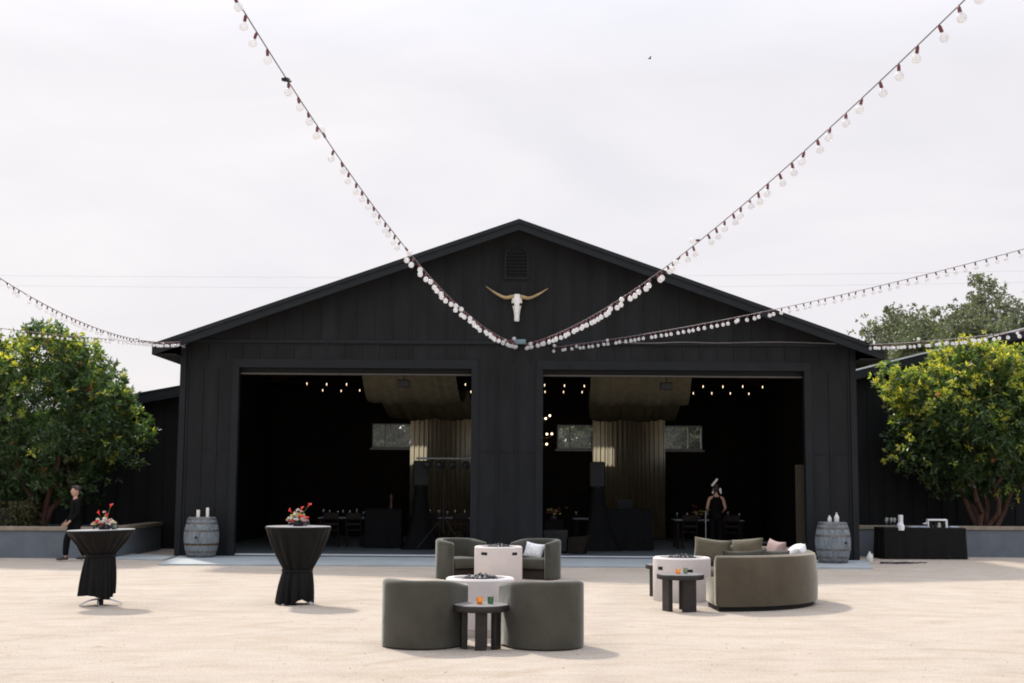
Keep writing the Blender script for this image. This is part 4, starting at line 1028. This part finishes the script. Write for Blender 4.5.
# ------------------------------------------------------------------ buffet table on the right
def draped_table(name, label, loc, w_, d, h, rotz=0, seed=1, mt='black_cloth', flare=.03):
    t = thing(name, label, 'table', loc, rotz); rnd = random.Random(seed)
    n = 160; per = 2 * (w_ + d); ring = []
    for i in range(n):
        s = per * i / n
        if s < w_: p = (-w_ / 2 + s, -d / 2, 0, -1)
        elif s < w_ + d: p = (w_ / 2, -d / 2 + s - w_, 1, 0)
        elif s < 2 * w_ + d: p = (w_ / 2 - (s - w_ - d), d / 2, 0, 1)
        else: p = (-w_ / 2, d / 2 - (s - 2 * w_ - d), -1, 0)
        ring.append(p + (s,))
    vs2, f2 = [], []
    lv = [(h, 0), (h - .012, .3)] + [(h - (h - .012) * k / 8, k / 8) for k in range(1, 9)]
    ph = [rnd.uniform(0, 6) for _ in range(3)]
    for z, u in lv:
        for (x_, y_, nx, ny, s) in ring:
            a = (.016 * math.sin(s * 15 + ph[0]) + .010 * math.sin(s * 27 + ph[1])) * u + flare * u + .006
            vs2.append((x_ + (nx * a), y_ + ny * a, z))
    for i in range(len(lv) - 1):
        for j in range(n): f2.append((i * n + j, i * n + (j + 1) % n, (i + 1) * n + (j + 1) % n, (i + 1) * n + j))
    f2.append(tuple(range(n)))
    m = MB(); m.add(vs2, f2, True)
    m2 = MB(); m2.box(-w_ / 2 + .01, w_ / 2 - .01, -d / 2 + .01, d / 2 - .01, h - .04, h - .014); m2.build('tabletop', 'dark_wood', t)
    cl = m.build('cloth', mt, t)
    for xx in (-1, 1):
        for yy in (-1, 1):
            q = MB(); q.tube([(xx * (w_ / 2 - .08), yy * (d / 2 - .08), 0), (xx * (w_ / 2 - .08), yy * (d / 2 - .08), h - .041)], .016, 8); q.build('leg', 'chrome', t)
    return t
BT = (10.08, 32.35, 0)
draped_table('buffet_table', 'long black draped buffet table in front of the right planter', BT, 2.02, .75, .76, R(2), 5)
def wineglass(label, loc, h=.2, r=.036, group='wine glasses on the buffet table', m_='clear'):
    q = MB(); q.lathe([(r * .9, 0), (r * .85, .004), (.006, .012), (.005, h * .45), (r * .6, h * .52), (r, h * .72), (r * .85, h), (r * .8, h), (r * .94, h * .72), (.003, h * .53)], 14, close=False)
    return tag(q.build('wine_glass', m_, None, loc), label, 'wine glass', group)
for k, (dx, dy) in enumerate(((-.84, -.1), (-.74, -.14), (-.64, -.08), (-.78, .06))):
    wineglass('clear wine glass in the cluster at the left end of the buffet table', (BT[0] + dx, BT[1] + dy, .762), .23, .042)
q = MB(); q.lathe([(.06, 0), (.065, .01), (.06, .12), (.062, .24), (.055, .27), (.003, .272)], 18); q.tube([(-.02, -.05, .02), (-.08, -.24, .012), (-.10, -.35, -.03), (-.1, -.36, -.10)], [.07, .09, .09, .07], 10)
tag(q.build('paper_towel', 'white_cloth', None, (BT[0] - .48, BT[1] - .05, .79)), 'white paper roll trailing over the front edge of the buffet table', 'paper roll')
tr = thing('serving_caddy', 'white caddy with dark jars on the buffet table', 'caddy', (BT[0] + .42, BT[1] - .02, .762), R(-6))
q = MB(); q.box(-.23, .23, -.13, .13, .16, .20, .012); q.box(-.235, -.21, -.12, .12, 0, .162); q.box(.19, .235, -.12, .12, 0, .162); q.box(-.30, -.2, -.1, .1, .14, .158, mat4=Matrix.Rotation(R(-12), 4, 'Y')); q.build('shelf', 'white_cloth', tr)
for k in range(4):
    q = MB(); q.lathe([(.035, 0), (.038, .01), (.038, .1), (.028, .12), (.003, .122)], 14); q.build('jar', 'plastic_black' if k != 2 else 'milk_glass', tr, (-.14 + .095 * k, -.03, .001))
for k, (dx, dy, w_, r_) in enumerate(((-.16, -.15, .30, 6), (.05, -.2, .24, -8), (.80, -.1, .22, 4))):
    q = MB(); n = 6
    q.box(-w_ / 2, w_ / 2, -.1, .1, 0, .014, .004); q.box(-w_ / 2 + .01, w_ / 2 - .02, -.09, .085, .0145, .026, .004)
    tag(q.build('folded_napkin', 'table_white', None, (BT[0] + dx, BT[1] + dy, .763), (0, 0, R(r_))), ['folded pale napkin in the middle of the buffet table', 'folded pale napkin just left of the white caddy on the buffet table', 'folded pale napkin at the right end of the buffet table'][k], 'napkin', 'napkins on the buffet table')

# ------------------------------------------------------------------ inside the barn
FZ = .06
def pleats(label, x0, x1, y, z0, z1, seed):
    rnd = random.Random(seed); t = thing('curtain', label, 'curtain', ((x0 + x1) / 2, y, FZ), 0, 'cream curtains inside the barn')
    n = 260; vs2, f2 = [], []; ox = (x0 + x1) / 2; ph = rnd.uniform(0, 6)
    for k, z in enumerate(np.linspace(z0, z1, 9)):
        for i in range(n + 1):
            u = i / n; x_ = x0 + (x1 - x0) * u
            vs2.append((x_ - ox, .020 * math.sin(x_ * 46 + ph + .9 * math.sin(x_ * 5 + ph)) + .012 * math.sin(x_ * 83 + z * .3), z - FZ))
    for k in range(8):
        for i in range(n): f2.append((k * (n + 1) + i, k * (n + 1) + i + 1, (k + 1) * (n + 1) + i + 1, (k + 1) * (n + 1) + i))
    m = MB(); m.add(vs2, f2, True); m.build('fabric', 'curtain', t, recalc=False, auto=False)
    m = MB(); m.tube([(x0 - ox - .05, 0, z1 - FZ), (x1 - ox + .05, 0, z1 - FZ)], .02, 8); m.build('rod', 'dark_wood', t)
pleats('full length cream curtain behind the lighting stand in the left bay', -3.2, -.75, 41.35, FZ + .01, 4.35, 2)
pleats('full length cream curtain with a sunlit patch behind the right bay', 2.58, 4.88, 41.35, FZ + .01, 4.35, 6)
def swag(label, fr, mid, bk, seed):
    """ceiling fabric running back from the door in two deep swoops"""
    rnd = random.Random(seed); t = thing('ceiling_drape', label, 'drape', ((fr[0] + fr[1]) / 2, 31.6, 4.6), 0, 'cream fabric draped under the barn ceiling')
    ox, oy, oz = t.location; n = 70; rows = []
    for i in range(40):
        u = i / 39
        if u < .5: v = u / .5; y = 31.6 + 4.2 * v; z = 4.75 + (4.35 - 4.75) * v - .72 * math.sin(PI * v) ** 1.0; a = fr[0] + (mid[0] - fr[0]) * v; b_ = fr[1] + (mid[1] - fr[1]) * v
        else: v = (u - .5) / .5; y = 35.8 + 5.4 * v; z = 4.35 - .05 * v - .70 * math.sin(PI * v); a = mid[0] + (bk[0] - mid[0]) * v; b_ = mid[1] + (bk[1] - mid[1]) * v
        rows.append((y, z, a, b_))
    vs2, f2 = [], []
    for (y, z, a, b_) in rows:
        for j in range(n + 1):
            x_ = a + (b_ - a) * j / n; vs2.append((x_ - ox, y - oy, z - oz + .018 * math.sin(j * .75 + 1.3 * math.sin(j * .21 + seed)) + .03 * math.sin(j * .2 + seed)))
    for i in range(39):
        for j in range(n): f2.append((i * (n + 1) + j, i * (n + 1) + j + 1, (i + 1) * (n + 1) + j + 1, (i + 1) * (n + 1) + j))
    m = MB(); m.add(vs2, f2, True); m.build('fabric', 'drape', t, recalc=False, auto=False)
    m = MB(); m.tube([(fr[0] - .05 - ox, 0, .16), (fr[1] + .05 - ox, 0, .16)], .02, 8); m.build('rod', 'dark_wood', t)
swag('cream ceiling drape swagged in the left bay', (-3.72, -1.42), (-3.75, -1.2), (-3.3, -.85), 1)
swag('cream ceiling drape swagged in the right bay', (1.94, 4.42), (2.1, 4.75), (2.55, 4.85), 2)
# pin-point bulbs on two strings across the barn
pb = None
for k, (y, z, sp, x0, lab) in enumerate(((33.0, 4.245, .504, -5.21, 'front string of tiny warm bulbs across the barn interior'), (35.3, 4.235, .504, -5.14, 'rear string of tiny warm bulbs across the barn interior'))):
    t = thing('bulb_string', lab, 'string lights', (0, y, z), 0, 'strings of tiny warm bulbs inside the barn')
    m = MB(); m.tube([(-7.6, 0, .05), (0, 0, .05), (7.9, 0, .05)], .005, 5); m.build('cable', 'slot', t)
    for i in range(24):
        x_ = x0 + sp * i
        if -4.0 < x_ < -1.4 and k == 0 and False: continue
        if pb is None:
            q = MB(); q.sphere((0, 0, 0), .008, 8, 6); q.tube([(0, 0, .012), (0, 0, .05)], .008, 6); o = q.build('bulb', 'warm', t); pb = o.data
        else: o = bpy.data.objects.new('bulb', pb); C.objects.link(o); o.parent = t
        o.location = (x_, 0, -.02 + random.uniform(-.01, .01))
for k, (x_, z) in enumerate(((-2.62, 4.16), (3.75, 4.14))):
    t = thing('ceiling_speaker', ['black box speaker hanging in front of the left ceiling drape', 'black box speaker hanging in front of the right ceiling drape'][k], 'speaker', (x_, 31.5, z), 0, 'black boxes hung under the door heads')
    q = MB(); q.box(-.15, .15, -.09, .09, -.09, .09, .02); q.build('cabinet', 'plastic_black', t); q = MB(); q.tube([(0, 0, .09), (0, 0, .4)], .012, 6); q.build('bracket', 'plastic_black', t)
# chandelier behind the centre pier
ch = thing('chandelier', 'brass chandelier with glowing globes at the left side of the right bay', 'chandelier', (.86, 36.0, 3.2))
q = MB(); q.tube([(0, 0, 1.6), (0, 0, -.5)], .014, 8); q.build('stem', 'brass', ch)
for k, (dx, dy, dz) in enumerate(((.20, -.05, .43), (.09, .1, .36), (.12, -.1, -.08), (.26, .0, -.07), (.12, .08, -.35), (-.2, .05, .42), (-.25, 0, -.08), (-.13, -.1, -.33))):
    q = MB(); q.tube([(0, 0, dz - .1), (dx * .5, dy * .5, dz - .12), (dx, dy, dz - .05)], .009, 6); a_ = q.build('arm', 'brass', ch)
    q = MB(); q.sphere((dx, dy, dz), .03, 12, 8); q.build('globe', 'warm_big', a_)

# speakers on stands under a stretch scrim
def pa(label, slabel, loc, yaw):
    t = thing('loudspeaker', label, 'loudspeaker', (loc[0], loc[1], FZ + 1.62), yaw, 'loudspeakers on scrimmed stands')
    q = MB(); q.box(-.19, .19, -.17, .17, 0, .66, .03); q.build('cabinet', 'plastic_black', t)
    q = MB(); q.box(-.165, .165, -.182, -.171, .03, .63, .004); q.build('grille', 'grille', t)
    q = MB(); q.lathe([(.11, 0), (.115, .012), (.06, .008), (.002, .004)], 24); q.build('cone', 'grille', t, (0, -.183, .2), (R(90), 0, 0))
    q = MB(); q.lathe([(.05, 0), (.052, .012), (.002, .004)], 18); q.build('tweeter', 'grille', t, (0, -.183, .5), (R(90), 0, 0))
    s = thing('speaker_stand', slabel, 'stand', (loc[0], loc[1], FZ), yaw, 'speaker stands in black scrims')
    q = MB(); q.lathe([(.52, .0), (.44, .08), (.30, .45), (.22, .9), (.18, 1.4), (.17, 1.61)], 48, fn=lambda a, i, r_, z: (r_ * (1 + .32 * max(0, math.cos(3 * a + .4)) * (1 - z / 1.7)) , z), close=False); q.build('scrim', 'scrim', s)
    q = MB(); q.tube([(0, 0, .02), (0, 0, 1.62)], .02, 8); q.build('pole', 'chrome', s)
pa('loudspeaker at the foot of the left curtain in the left bay', 'flared black scrim stand left of the lighting tripod', (-2.36, 34.2), R(8))
pa('loudspeaker in front of the sunlit curtain in the right bay', 'flared black scrim stand beside the draped table in the right bay', (2.25, 34.0), R(-8))
# stage light bar on a tripod
lt = thing('stage_light_stand', 'tripod light bar with four round stage lamps in the left bay', 'light stand', (-1.72, 33.6, FZ))
q = MB(); q.tube([(0, 0, .5), (0, 0, 1.5)], .022, 8); q.tube([(0, 0, 1.5), (0, 0, 2.33)], .016, 8); q.build('pole', 'plastic_black', lt)
for a in (205, 320, 85):
    q = MB(); q.tube([(0, 0, .85), (.75 * math.cos(R(a)), .75 * math.sin(R(a)), .02)], .014, 6); q.build('leg', 'plastic_black', lt)
q = MB(); q.tube([(-.72, 0, 2.33), (.72, 0, 2.33)], .026, 8); q.build('crossbar', 'alu', lt)
for k, x_ in enumerate((-.42, .0 - .12, .22, .56)):
    q = MB(); q.lathe([(.045, .14), (.085, .12), (.095, .0), (.075, .0)], 18, close=True); o = q.build('lamp', 'plastic_black', lt, (x_, -.05, 2.17), (R(105), 0, R(6 * k - 9)))
    q = MB(); q.lathe([(.074, -.004), (.06, -.016), (.003, -.022)], 18); q.build('lens', 'lens', o)
# dj booth and equipment
draped_table('draped_table', 'black draped table behind the flower topped cocktail table in the left bay', (-3.35, 34.6, FZ), .95, .7, 1.02, R(3), 8, 'scrim')
vz_ = MB(); vz_.lathe([(.05, 0), (.06, .02), (.035, .12), (.03, .2), (.045, .24), (.05, .30), (.03, .36), (.002, .40)], 16)
tag(vz_.build('table_lamp', mat('russet_ceramic', (.045, .022, .016), .4, .2), None, (-3.15, 34.5, FZ + 1.023)), 'small russet lamp on the black draped table in the left bay', 'lamp')
draped_table('draped_table', 'black draped table in front of the curtain in the right bay', (3.02, 34.3, FZ), 1.3, .75, 1.05, R(-2), 9, 'scrim')
q = MB(); q.box(-.2, .2, -.14, .14, 0, .03, .01); q.box(-.2, .2, -.01, .01, .0, .24, .004, mat4=Matrix.Translation((0, .14, .02)) @ Matrix.Rotation(R(-14), 4, 'X'))
tag(q.build('laptop', 'plastic_black', None, (2.95, 34.25, FZ + 1.053), (0, 0, R(-170))), 'black laptop on the draped table in the right bay', 'laptop')
sb = thing('subwoofer', 'black subwoofer box on the floor beside the centre pier in the right bay', 'subwoofer', (1.12, 32.6, FZ), R(-4))
q = MB(); q.box(-.30, .30, -.3, .3, .03, .56, .02); q.build('cabinet', 'plastic_black', sb); q = MB(); q.box(-.27, .27, -.312, -.301, .06, .53, .004); q.build('grille', 'grille', sb)
q = MB(); q.lathe([(.19, 0), (.195, .012), (.1, .006), (.002, .004)], 24); q.build('cone', 'grille', sb, (0, -.313, .28), (R(90), 0, 0))
fm_ = thing('floor_monitor', 'grey brown wedge floor monitor beside the black subwoofer', 'monitor', (1.68, 32.3, FZ), R(-20))
q = MB(); q.prism([(-.22, 0), (.14, 0), (.30, .42), (.22, .44), (-.22, .40)], -.2, .2); q.build('cabinet', 'dark_wood', fm_)

# dinner tables: pale tops with glasses, dark chairs
def dining(label, loc, w_, d, seed, chairs, n_glass):
    t = thing('dining_table', label, 'dining table', loc, 0, 'dining tables laid in the barn')
    q = MB(); q.box(-w_ / 2, w_ / 2, -d / 2, d / 2, .70, .74, .006); q.build('tabletop', 'dark_wood', t)
    q = MB(); q.box(-w_ / 2 + .03, w_ / 2 - .03, -d / 2 - .012, d / 2 + .012, .7415, .757, .005); q.build('runner', 'table_white', t)
    for sx_ in (-1, 1):
        for sy_ in (-1, 1):
            q = MB(); q.box(-.035, .035, -.035, .035, 0, .699); q.build('leg', 'dark_wood', t, (sx_ * (w_ / 2 - .1), sy_ * (d / 2 - .09), 0))
    rnd = random.Random(seed)
    for k in range(n_glass):
        wineglass('clear glass standing on a laid dining table inside the barn', (loc[0] - w_ / 2 + .12 + (w_ - .24) * k / max(1, n_glass - 1) + rnd.uniform(-.03, .03), loc[1] + rnd.uniform(-.25, .15), loc[2] + .758), rnd.uniform(.16, .23), .036, 'glasses on the dining tables')
    return t
dining('dining table with a row of glasses in the left bay', (-4.45, 35.6, FZ), 1.5, .9, 1, 2, 8)
dining('dining table behind the lighting tripod in the left bay', (-1.75, 36.0, FZ), 1.6, .9, 2, 2, 7)
dining('dining table half hidden by the speaker scrim in the right bay', (2.45, 36.2, FZ), 1.5, .9, 3, 1, 4)
dining('dining table beside the person with the pale hair bow in the right bay', (5.35, 35.7, FZ), 1.9, .9, 4, 3, 7)
def chair(loc, rz):
    t = thing('dining_chair', 'dark wooden dining chair pulled up to a laid table in the barn', 'chair', loc, rz, 'dark dining chairs in the barn')
    q = MB(); q.box(-.21, .21, -.21, .21, .43, .46, .01); q.build('seat', 'dark_wood', t)
    q = MB(); q.box(-.2, .2, .19, .215, .74, .9, .01); q.box(-.2, .2, .195, .21, .58, .63); q.build('backrest', 'dark_wood', t)
    for sx_ in (-1, 1):
        for sy_ in (-1, 1):
            q = MB(); q.tube([(sx_ * .185, sy_ * .19, 0), (sx_ * .19, sy_ * .2, .43 if sy_ < 0 else .9)], .018, 6); q.build('leg', 'dark_wood', t)
    return t
c0 = chair((-4.75, 34.85, FZ), PI)
for x_, y_, a in ((-4.15, 34.85, PI), (-2.15, 35.2, PI), (-1.35, 35.2, PI), (4.75, 34.95, PI), (5.9, 34.95, PI - .2)): dup(c0, (x_, y_, FZ), a)
# centrepieces
for k, (x_, y_, lab) in enumerate(((5.1, 35.7, 'rusty red centrepiece of flowers on the dining table by the person'), (1.15, 34.9, 'dim yellow and red centrepiece behind the subwoofer beside the centre pier'))):
    zb_ = .817 if k == 0 else .82
    t = thing('centrepiece', lab, 'flowers', (x_, y_, zb_), 0, 'centrepieces inside the barn'); rnd = random.Random(20 + k)
    q = MB(); q.lathe([(.07, 0), (.09, .05), (.08, .09), (.003, .088)], 14); q.build('bowl', 'plum', t)
    q = MB(); q2 = MB()
    for i in range(26): blossom(q if rnd.random() < .7 else q2, (rnd.gauss(0, .13), rnd.gauss(0, .1), .12 + abs(rnd.gauss(0, .1))), .05, rnd)
    q.build('red_blossom', mat('dusky_red_petal', (.16, .06, .05), .8, .2), t, recalc=False); q2.build('yellow_blossom', 'yellow_petal', t, recalc=False)
pd = MB(); pd.box(-.25, .25, -.25, .25, 0, .758, .01); tag(pd.build('plinth', 'scrim', None, (1.15, 34.9, FZ)), 'black plinth carrying a centrepiece behind the subwoofer', 'plinth')
bp_ = thing('timber_panel', 'tall speckled brown board standing inside the right bay by its jamb', 'panel', (6.99, 31.35, FZ))
q = MB(); q.box(-.17, .17, -.03, .03, 0, 2.2, .004); q.build('board', 'brown_panel', bp_)
q = MB(); q.box(-.3, .3, -.06, .3, -.0, .02); q.build('foot', 'dark_wood', bp_)
q = MB(); q.tube([(4.95, 33.3, FZ), (4.95, 33.3, FZ + 1.05)], .014, 8); q.lathe([(.13, 0), (.12, .02), (.02, .03)], 18, (4.95, 33.3, FZ)); tag(q.build('stanchion', 'alu'), 'thin pale metal pole standing in the dark of the right bay', 'pole')

# ------------------------------------------------------------------ people
def skin_mesh(name, joints, edges, m, parent, sub=2, root=0):
    me = bpy.data.meshes.new(name); me.from_pydata([j[:3] for j in joints], edges, []); me.update()
    o = bpy.data.objects.new(name, me); C.objects.link(o); o.parent = parent
    md = o.modifiers.new('skin', 'SKIN'); md.use_smooth_shade = True; md.branch_smoothing = .6
    if not me.skin_vertices: 
        me.attributes.new('skin_vertices', 'FLOAT2', 'POINT')
    for i, j in enumerate(joints):
        r_ = j[3]; me.skin_vertices[0].data[i].radius = r_ if isinstance(r_, tuple) else (r_, r_)
        me.skin_vertices[0].data[i].use_root = (i == root)
    s = o.modifiers.new('sub', 'SUBSURF'); s.levels = sub; s.render_levels = sub
    me.materials.append(M[m] if isinstance(m, str) else m)
    return o
def add_skin_layer(me):
    bm = bmesh.new(); bm.from_mesh(me); bm.verts.layers.skin.verify(); bm.to_mesh(me); bm.free()
def skin_obj(name, joints, edges, m, parent, sub=2, root=0):
    me = bpy.data.meshes.new(name)
    bm = bmesh.new(); lay = bm.verts.layers.skin.verify(); vv = []
    for i, j in enumerate(joints):
        v = bm.verts.new(j[:3]); r_ = j[3]; v[lay].radius = r_ if isinstance(r_, tuple) else (r_, r_); v[lay].use_root = (i == root); vv.append(v)
    for a, b_ in edges: bm.edges.new((vv[a], vv[b_]))
    bm.to_mesh(me); bm.free()
    o = bpy.data.objects.new(name, me); C.objects.link(o); o.parent = parent
    md = o.modifiers.new('skin', 'SKIN'); md.use_smooth_shade = True; md.branch_smoothing = .5
    s = o.modifiers.new('sub', 'SUBSURF'); s.levels = sub; s.render_levels = sub
    me.materials.append(M[m])
    return o
def hand_chain(J, E, wrist_i, wrist, d, thumb, curl):
    """palm, four bent fingers of unequal length and a thumb from the side of the palm"""
    wrist, d, thumb, curl = Vector(wrist), Vector(d).normalized(), Vector(thumb).normalized(), Vector(curl).normalized()
    p = wrist + d * .055; J.append((*p, .026)); pi = len(J) - 1; E.append((wrist_i, pi))
    for k, ln in enumerate((.068, .078, .072, .056)):
        b = wrist + d * .092 + thumb * (.030 - .020 * k); J.append((*b, .0095)); bi = len(J) - 1; E.append((pi, bi))
        e1 = b + d * ln * .5 + curl * ln * .18; J.append((*e1, .0085)); E.append((bi, bi + 1))
        e2 = e1 + d * ln * .35 + curl * ln * .38; J.append((*e2, .0072)); E.append((bi + 1, bi + 2))
    b = wrist + d * .04 + thumb * .035; J.append((*b, .011)); bi = len(J) - 1; E.append((pi, bi))
    e = b + d * .038 + thumb * .022 + curl * .012; J.append((*e, .0095)); E.append((bi, bi + 1))
def person(label, loc, rotz, pose, k=1.0):
    """local -Y is where the person looks; one skinned body with clothing over it"""
    t = thing('person', label, 'person', loc, rotz); t.scale = (k,) * 3
    J = [(0, 0, .95, (.135, .105)), (0, .0, 1.12, (.125, .092)), (0, .0, 1.32, (.15, .10)), (0, .005, 1.44, (.09, .07)), (0, -.005, 1.50, .052), (0, -.012, 1.555, .055)]
    E = [(0, 1), (1, 2), (2, 3), (3, 4), (4, 5)]
    for s in (-1, 1):
        hip, knee, ank, toe = pose['leg'][s]
        i = len(J); J += [(s * .09, 0, .90, .092), (*knee, .058), (*ank, .040), (*toe, .032)]; E += [(0, i), (i, i + 1), (i + 1, i + 2), (i + 2, i + 3)]
        sh = (s * .18, .0, 1.40); el, wr = pose['arm'][s]
        i = len(J); J += [(*sh, .052), (*el, .040), (*wr, .026)]; E += [(3, i), (i, i + 1), (i + 1, i + 2)]
        d = Vector(wr) - Vector(el); hand_chain(J, E, i + 2, wr, d, (0, -1, 0) if d.z < -.05 else (-s, 0, .2), (-s, 0, -.1) if d.z < -.05 else (0, -.2, -1))
    body = skin_obj('body', J, E, 'skin', t)
    # head as a child surface with a face, continuing the neck
    hz = pose.get('headz', 0.0)
    hd_ = MB(); rows = []
    n = 18
    for i in range(13):
        u = i / 12; z = 1.53 + .235 * u
        w_ = .078 * math.sin(PI * (.12 + .80 * u)) ** .62 * (1 - .12 * (1 - u)); dpt = .098 * math.sin(PI * (.10 + .80 * u)) ** .55
        rows.append((z, w_, dpt, -.018 * (1 - u)))
    vs2, f2 = [], []
    for (z, w_, dp, oy) in rows:
        for j in range(n):
            a = 2 * PI * j / n; x_ = w_ * math.cos(a); y_ = dp * math.sin(a) + oy
            if math.sin(a) < -.85 and 1.615 < z < 1.66: y_ -= .022 * (1 - abs(z - 1.632) / .03) if abs(z - 1.632) < .03 else 0
            vs2.append((x_, y_ - .005, z))
    for i in range(12):
        for j in range(n): f2.append((i * n + j, i * n + (j + 1) % n, (i + 1) * n + (j + 1) % n, (i + 1) * n + j))
    f2 += [tuple(reversed(range(n))), tuple(12 * n + j for j in range(n))]
    hd_.add(vs2, f2, True)
    hd_.tube([(0, -.098, 1.672), (0, -.118, 1.634), (0, -.1, 1.622)], [.009, .015, .011], 8)
    for s in (-1, 1): hd_.sphere((s * .078, .005, 1.645), .026, 10, 8, (.4, .7, 1.15))
    rz = pose.get('head', 0)
    head = hd_.build('head', 'skin', t, (0, 0, hz), (0, 0, rz), auto=False)
    for s in (-1, 1): e = MB(); e.sphere((s * .031, -.094, 1.665), .011, 8, 6); e.build('eye', 'eye', head)
    l_ = MB(); l_.sphere((0, -.098, 1.594), .022, 10, 6, (1, .4, .3)); l_.build('mouth', 'lips', head)
    h_ = MB(); h_.sphere((0, .018, 1.70), .098, 18, 12, (.9, 1.06, .92)); 
    if pose.get('long'):
        h_.sphere((0, .095, 1.74), .05, 12, 8); h_.sphere((0, .05, 1.64), .07, 12, 8, (1, .9, 1.1))
    else: h_.sphere((0, -.055, 1.748), .055, 12, 8, (1.2, 1, .6)); h_.sphere((0, .055, 1.66), .062, 12, 8, (1.05, .8, 1.2))
    h_.build('hair', 'hair', head)
    # clothes
    if pose['outfit'] == 'shirt':
        J = [(0, 0, .84, (.165, .135)), (0, 0, .95, (.165, .135)), (0, .0, 1.12, (.168, .13)), (0, .0, 1.32, (.185, .132)), (0, .005, 1.43, (.11, .085)), (0, 0, 1.485, .060)]; E = [(0, 1), (1, 2), (2, 3), (3, 4), (4, 5)]
        for s in (-1, 1):
            el, wr = pose['arm'][s]; w2 = Vector(el).lerp(Vector(wr), .90)
            i = len(J); J += [(s * .18, 0, 1.40, .070), (*el, .058), (*w2, .040)]; E += [(4, i), (i, i + 1), (i + 1, i + 2)]
        skin_obj('shirt', J, E, 'shirt', t)
    else:
        J = [(0, 0, .80, (.17, .145)), (0, 0, .93, (.165, .14)), (0, .0, 1.10, (.15, .12)), (0, .0, 1.30, (.178, .128)), (0, .003, 1.41, (.15, .10)), (.11, 0, 1.44, .055), (-.11, 0, 1.44, .055), (0, .01, 1.49, .056)]; E = [(0, 1), (1, 2), (2, 3), (3, 4), (4, 5), (4, 6), (4, 7)]
        skin_obj('top', J, E, 'shirt', t)
    J = [(0, 0, .97, (.150, .118))]; E = []
    for s in (-1, 1):
        hip, knee, ank, toe = pose['leg'][s]; a2 = Vector(knee).lerp(Vector(ank), .93)
        i = len(J); J += [(s * .095, 0, .88, .108), (*knee, .086), (*a2, .070)]; E += [(0, i), (i, i + 1), (i + 1, i + 2)]
        f = MB(); an, to = Vector(ank), Vector(toe); dr_ = (to - an); dr_.z = 0; dr_.normalize(); hl_ = an - dr_ * .06; hl_.z = an.z - .05
        sp2 = [(hl_ + dr_ * x_, w_, h2) for x_, w_, h2 in ((0, .03, .06), (.03, .036, .085), (.09, .038, .085), (.16, .042, .06), (.23, .042, .045), (.275, .028, .03))]
        sd = Vector((-dr_.y, dr_.x, 0)); vs2, f2 = [], []; lift = (to.z - an.z + .05) / .16 if pose.get('lift') else 0
        for (p, w_, h2) in sp2:
            for (q1, q2) in ((-1, 0), (-1, .6), (-.55, 1), (.55, 1), (1, .6), (1, 0)): vs2.append(p + sd * w_ * q1 + Vector((0, 0, h2 * q2)))
        for i2 in range(5):
            for j2 in range(6): f2.append((i2 * 6 + j2, i2 * 6 + (j2 + 1) % 6, i2 * 6 + 6 + (j2 + 1) % 6, i2 * 6 + 6 + j2))
        f2 += [(5, 4, 3, 2, 1, 0), (30, 31, 32, 33, 34, 35)]
        f.add(vs2, f2, True); f.build('shoe', 'shoe', t)
    skin_obj('trousers', J, E, 'trousers', t)
    return t
walk = {'leg': {-1: ((0, 0, 0), (-.09, -.14, .50), (-.085, -.16, .085), (-.085, -.30, .035)), 1: ((0, 0, 0), (.09, .06, .49), (.09, .26, .10), (.09, .13, .04))},
        'arm': {-1: ((-.235, .03, 1.13), (-.225, -.13, .92)), 1: ((.235, -.02, 1.12), (.20, -.20, .93))}, 'outfit': 'shirt', 'head': R(0)}
person('person in black shirt and trousers walking left past the grey planter', (-9.62, 28.95, 0), R(-52), walk, .93)
stand = {'leg': {s: ((0, 0, 0), (s * .10, -.01, .49), (s * .10, .02, .085), (s * .115, -.12, .035)) for s in (-1, 1)},
         'arm': {-1: ((-.245, .01, 1.13), (-.19, -.19, 1.02)), 1: ((.245, .01, 1.13), (.19, -.19, 1.02))}, 'outfit': 'vest', 'long': True}
wp = person('person in black sleeveless outfit standing with back turned inside the right bay', (5.33, 34.0, FZ), R(180), stand, .97)
bw_ = MB(); bw_.box(-.028, .028, -.008, .008, -.0, .24, .006, mat4=Matrix.Translation((.13, .10, 1.73)) @ Matrix.Rotation(R(-40), 4, 'Y'))
bw_.sphere((-.10, .09, 1.62), .045, 10, 8, (.7, .4, 1.3)); bw_.sphere((.10, .09, 1.555), .03, 10, 8, (.6, .4, 1.4)); bw_.tube([(-.10, .09, 1.62), (-.12, .09, 1.52)], [.03, .02], 8)
bw_.build('hair_ribbon', 'white_cloth', wp)
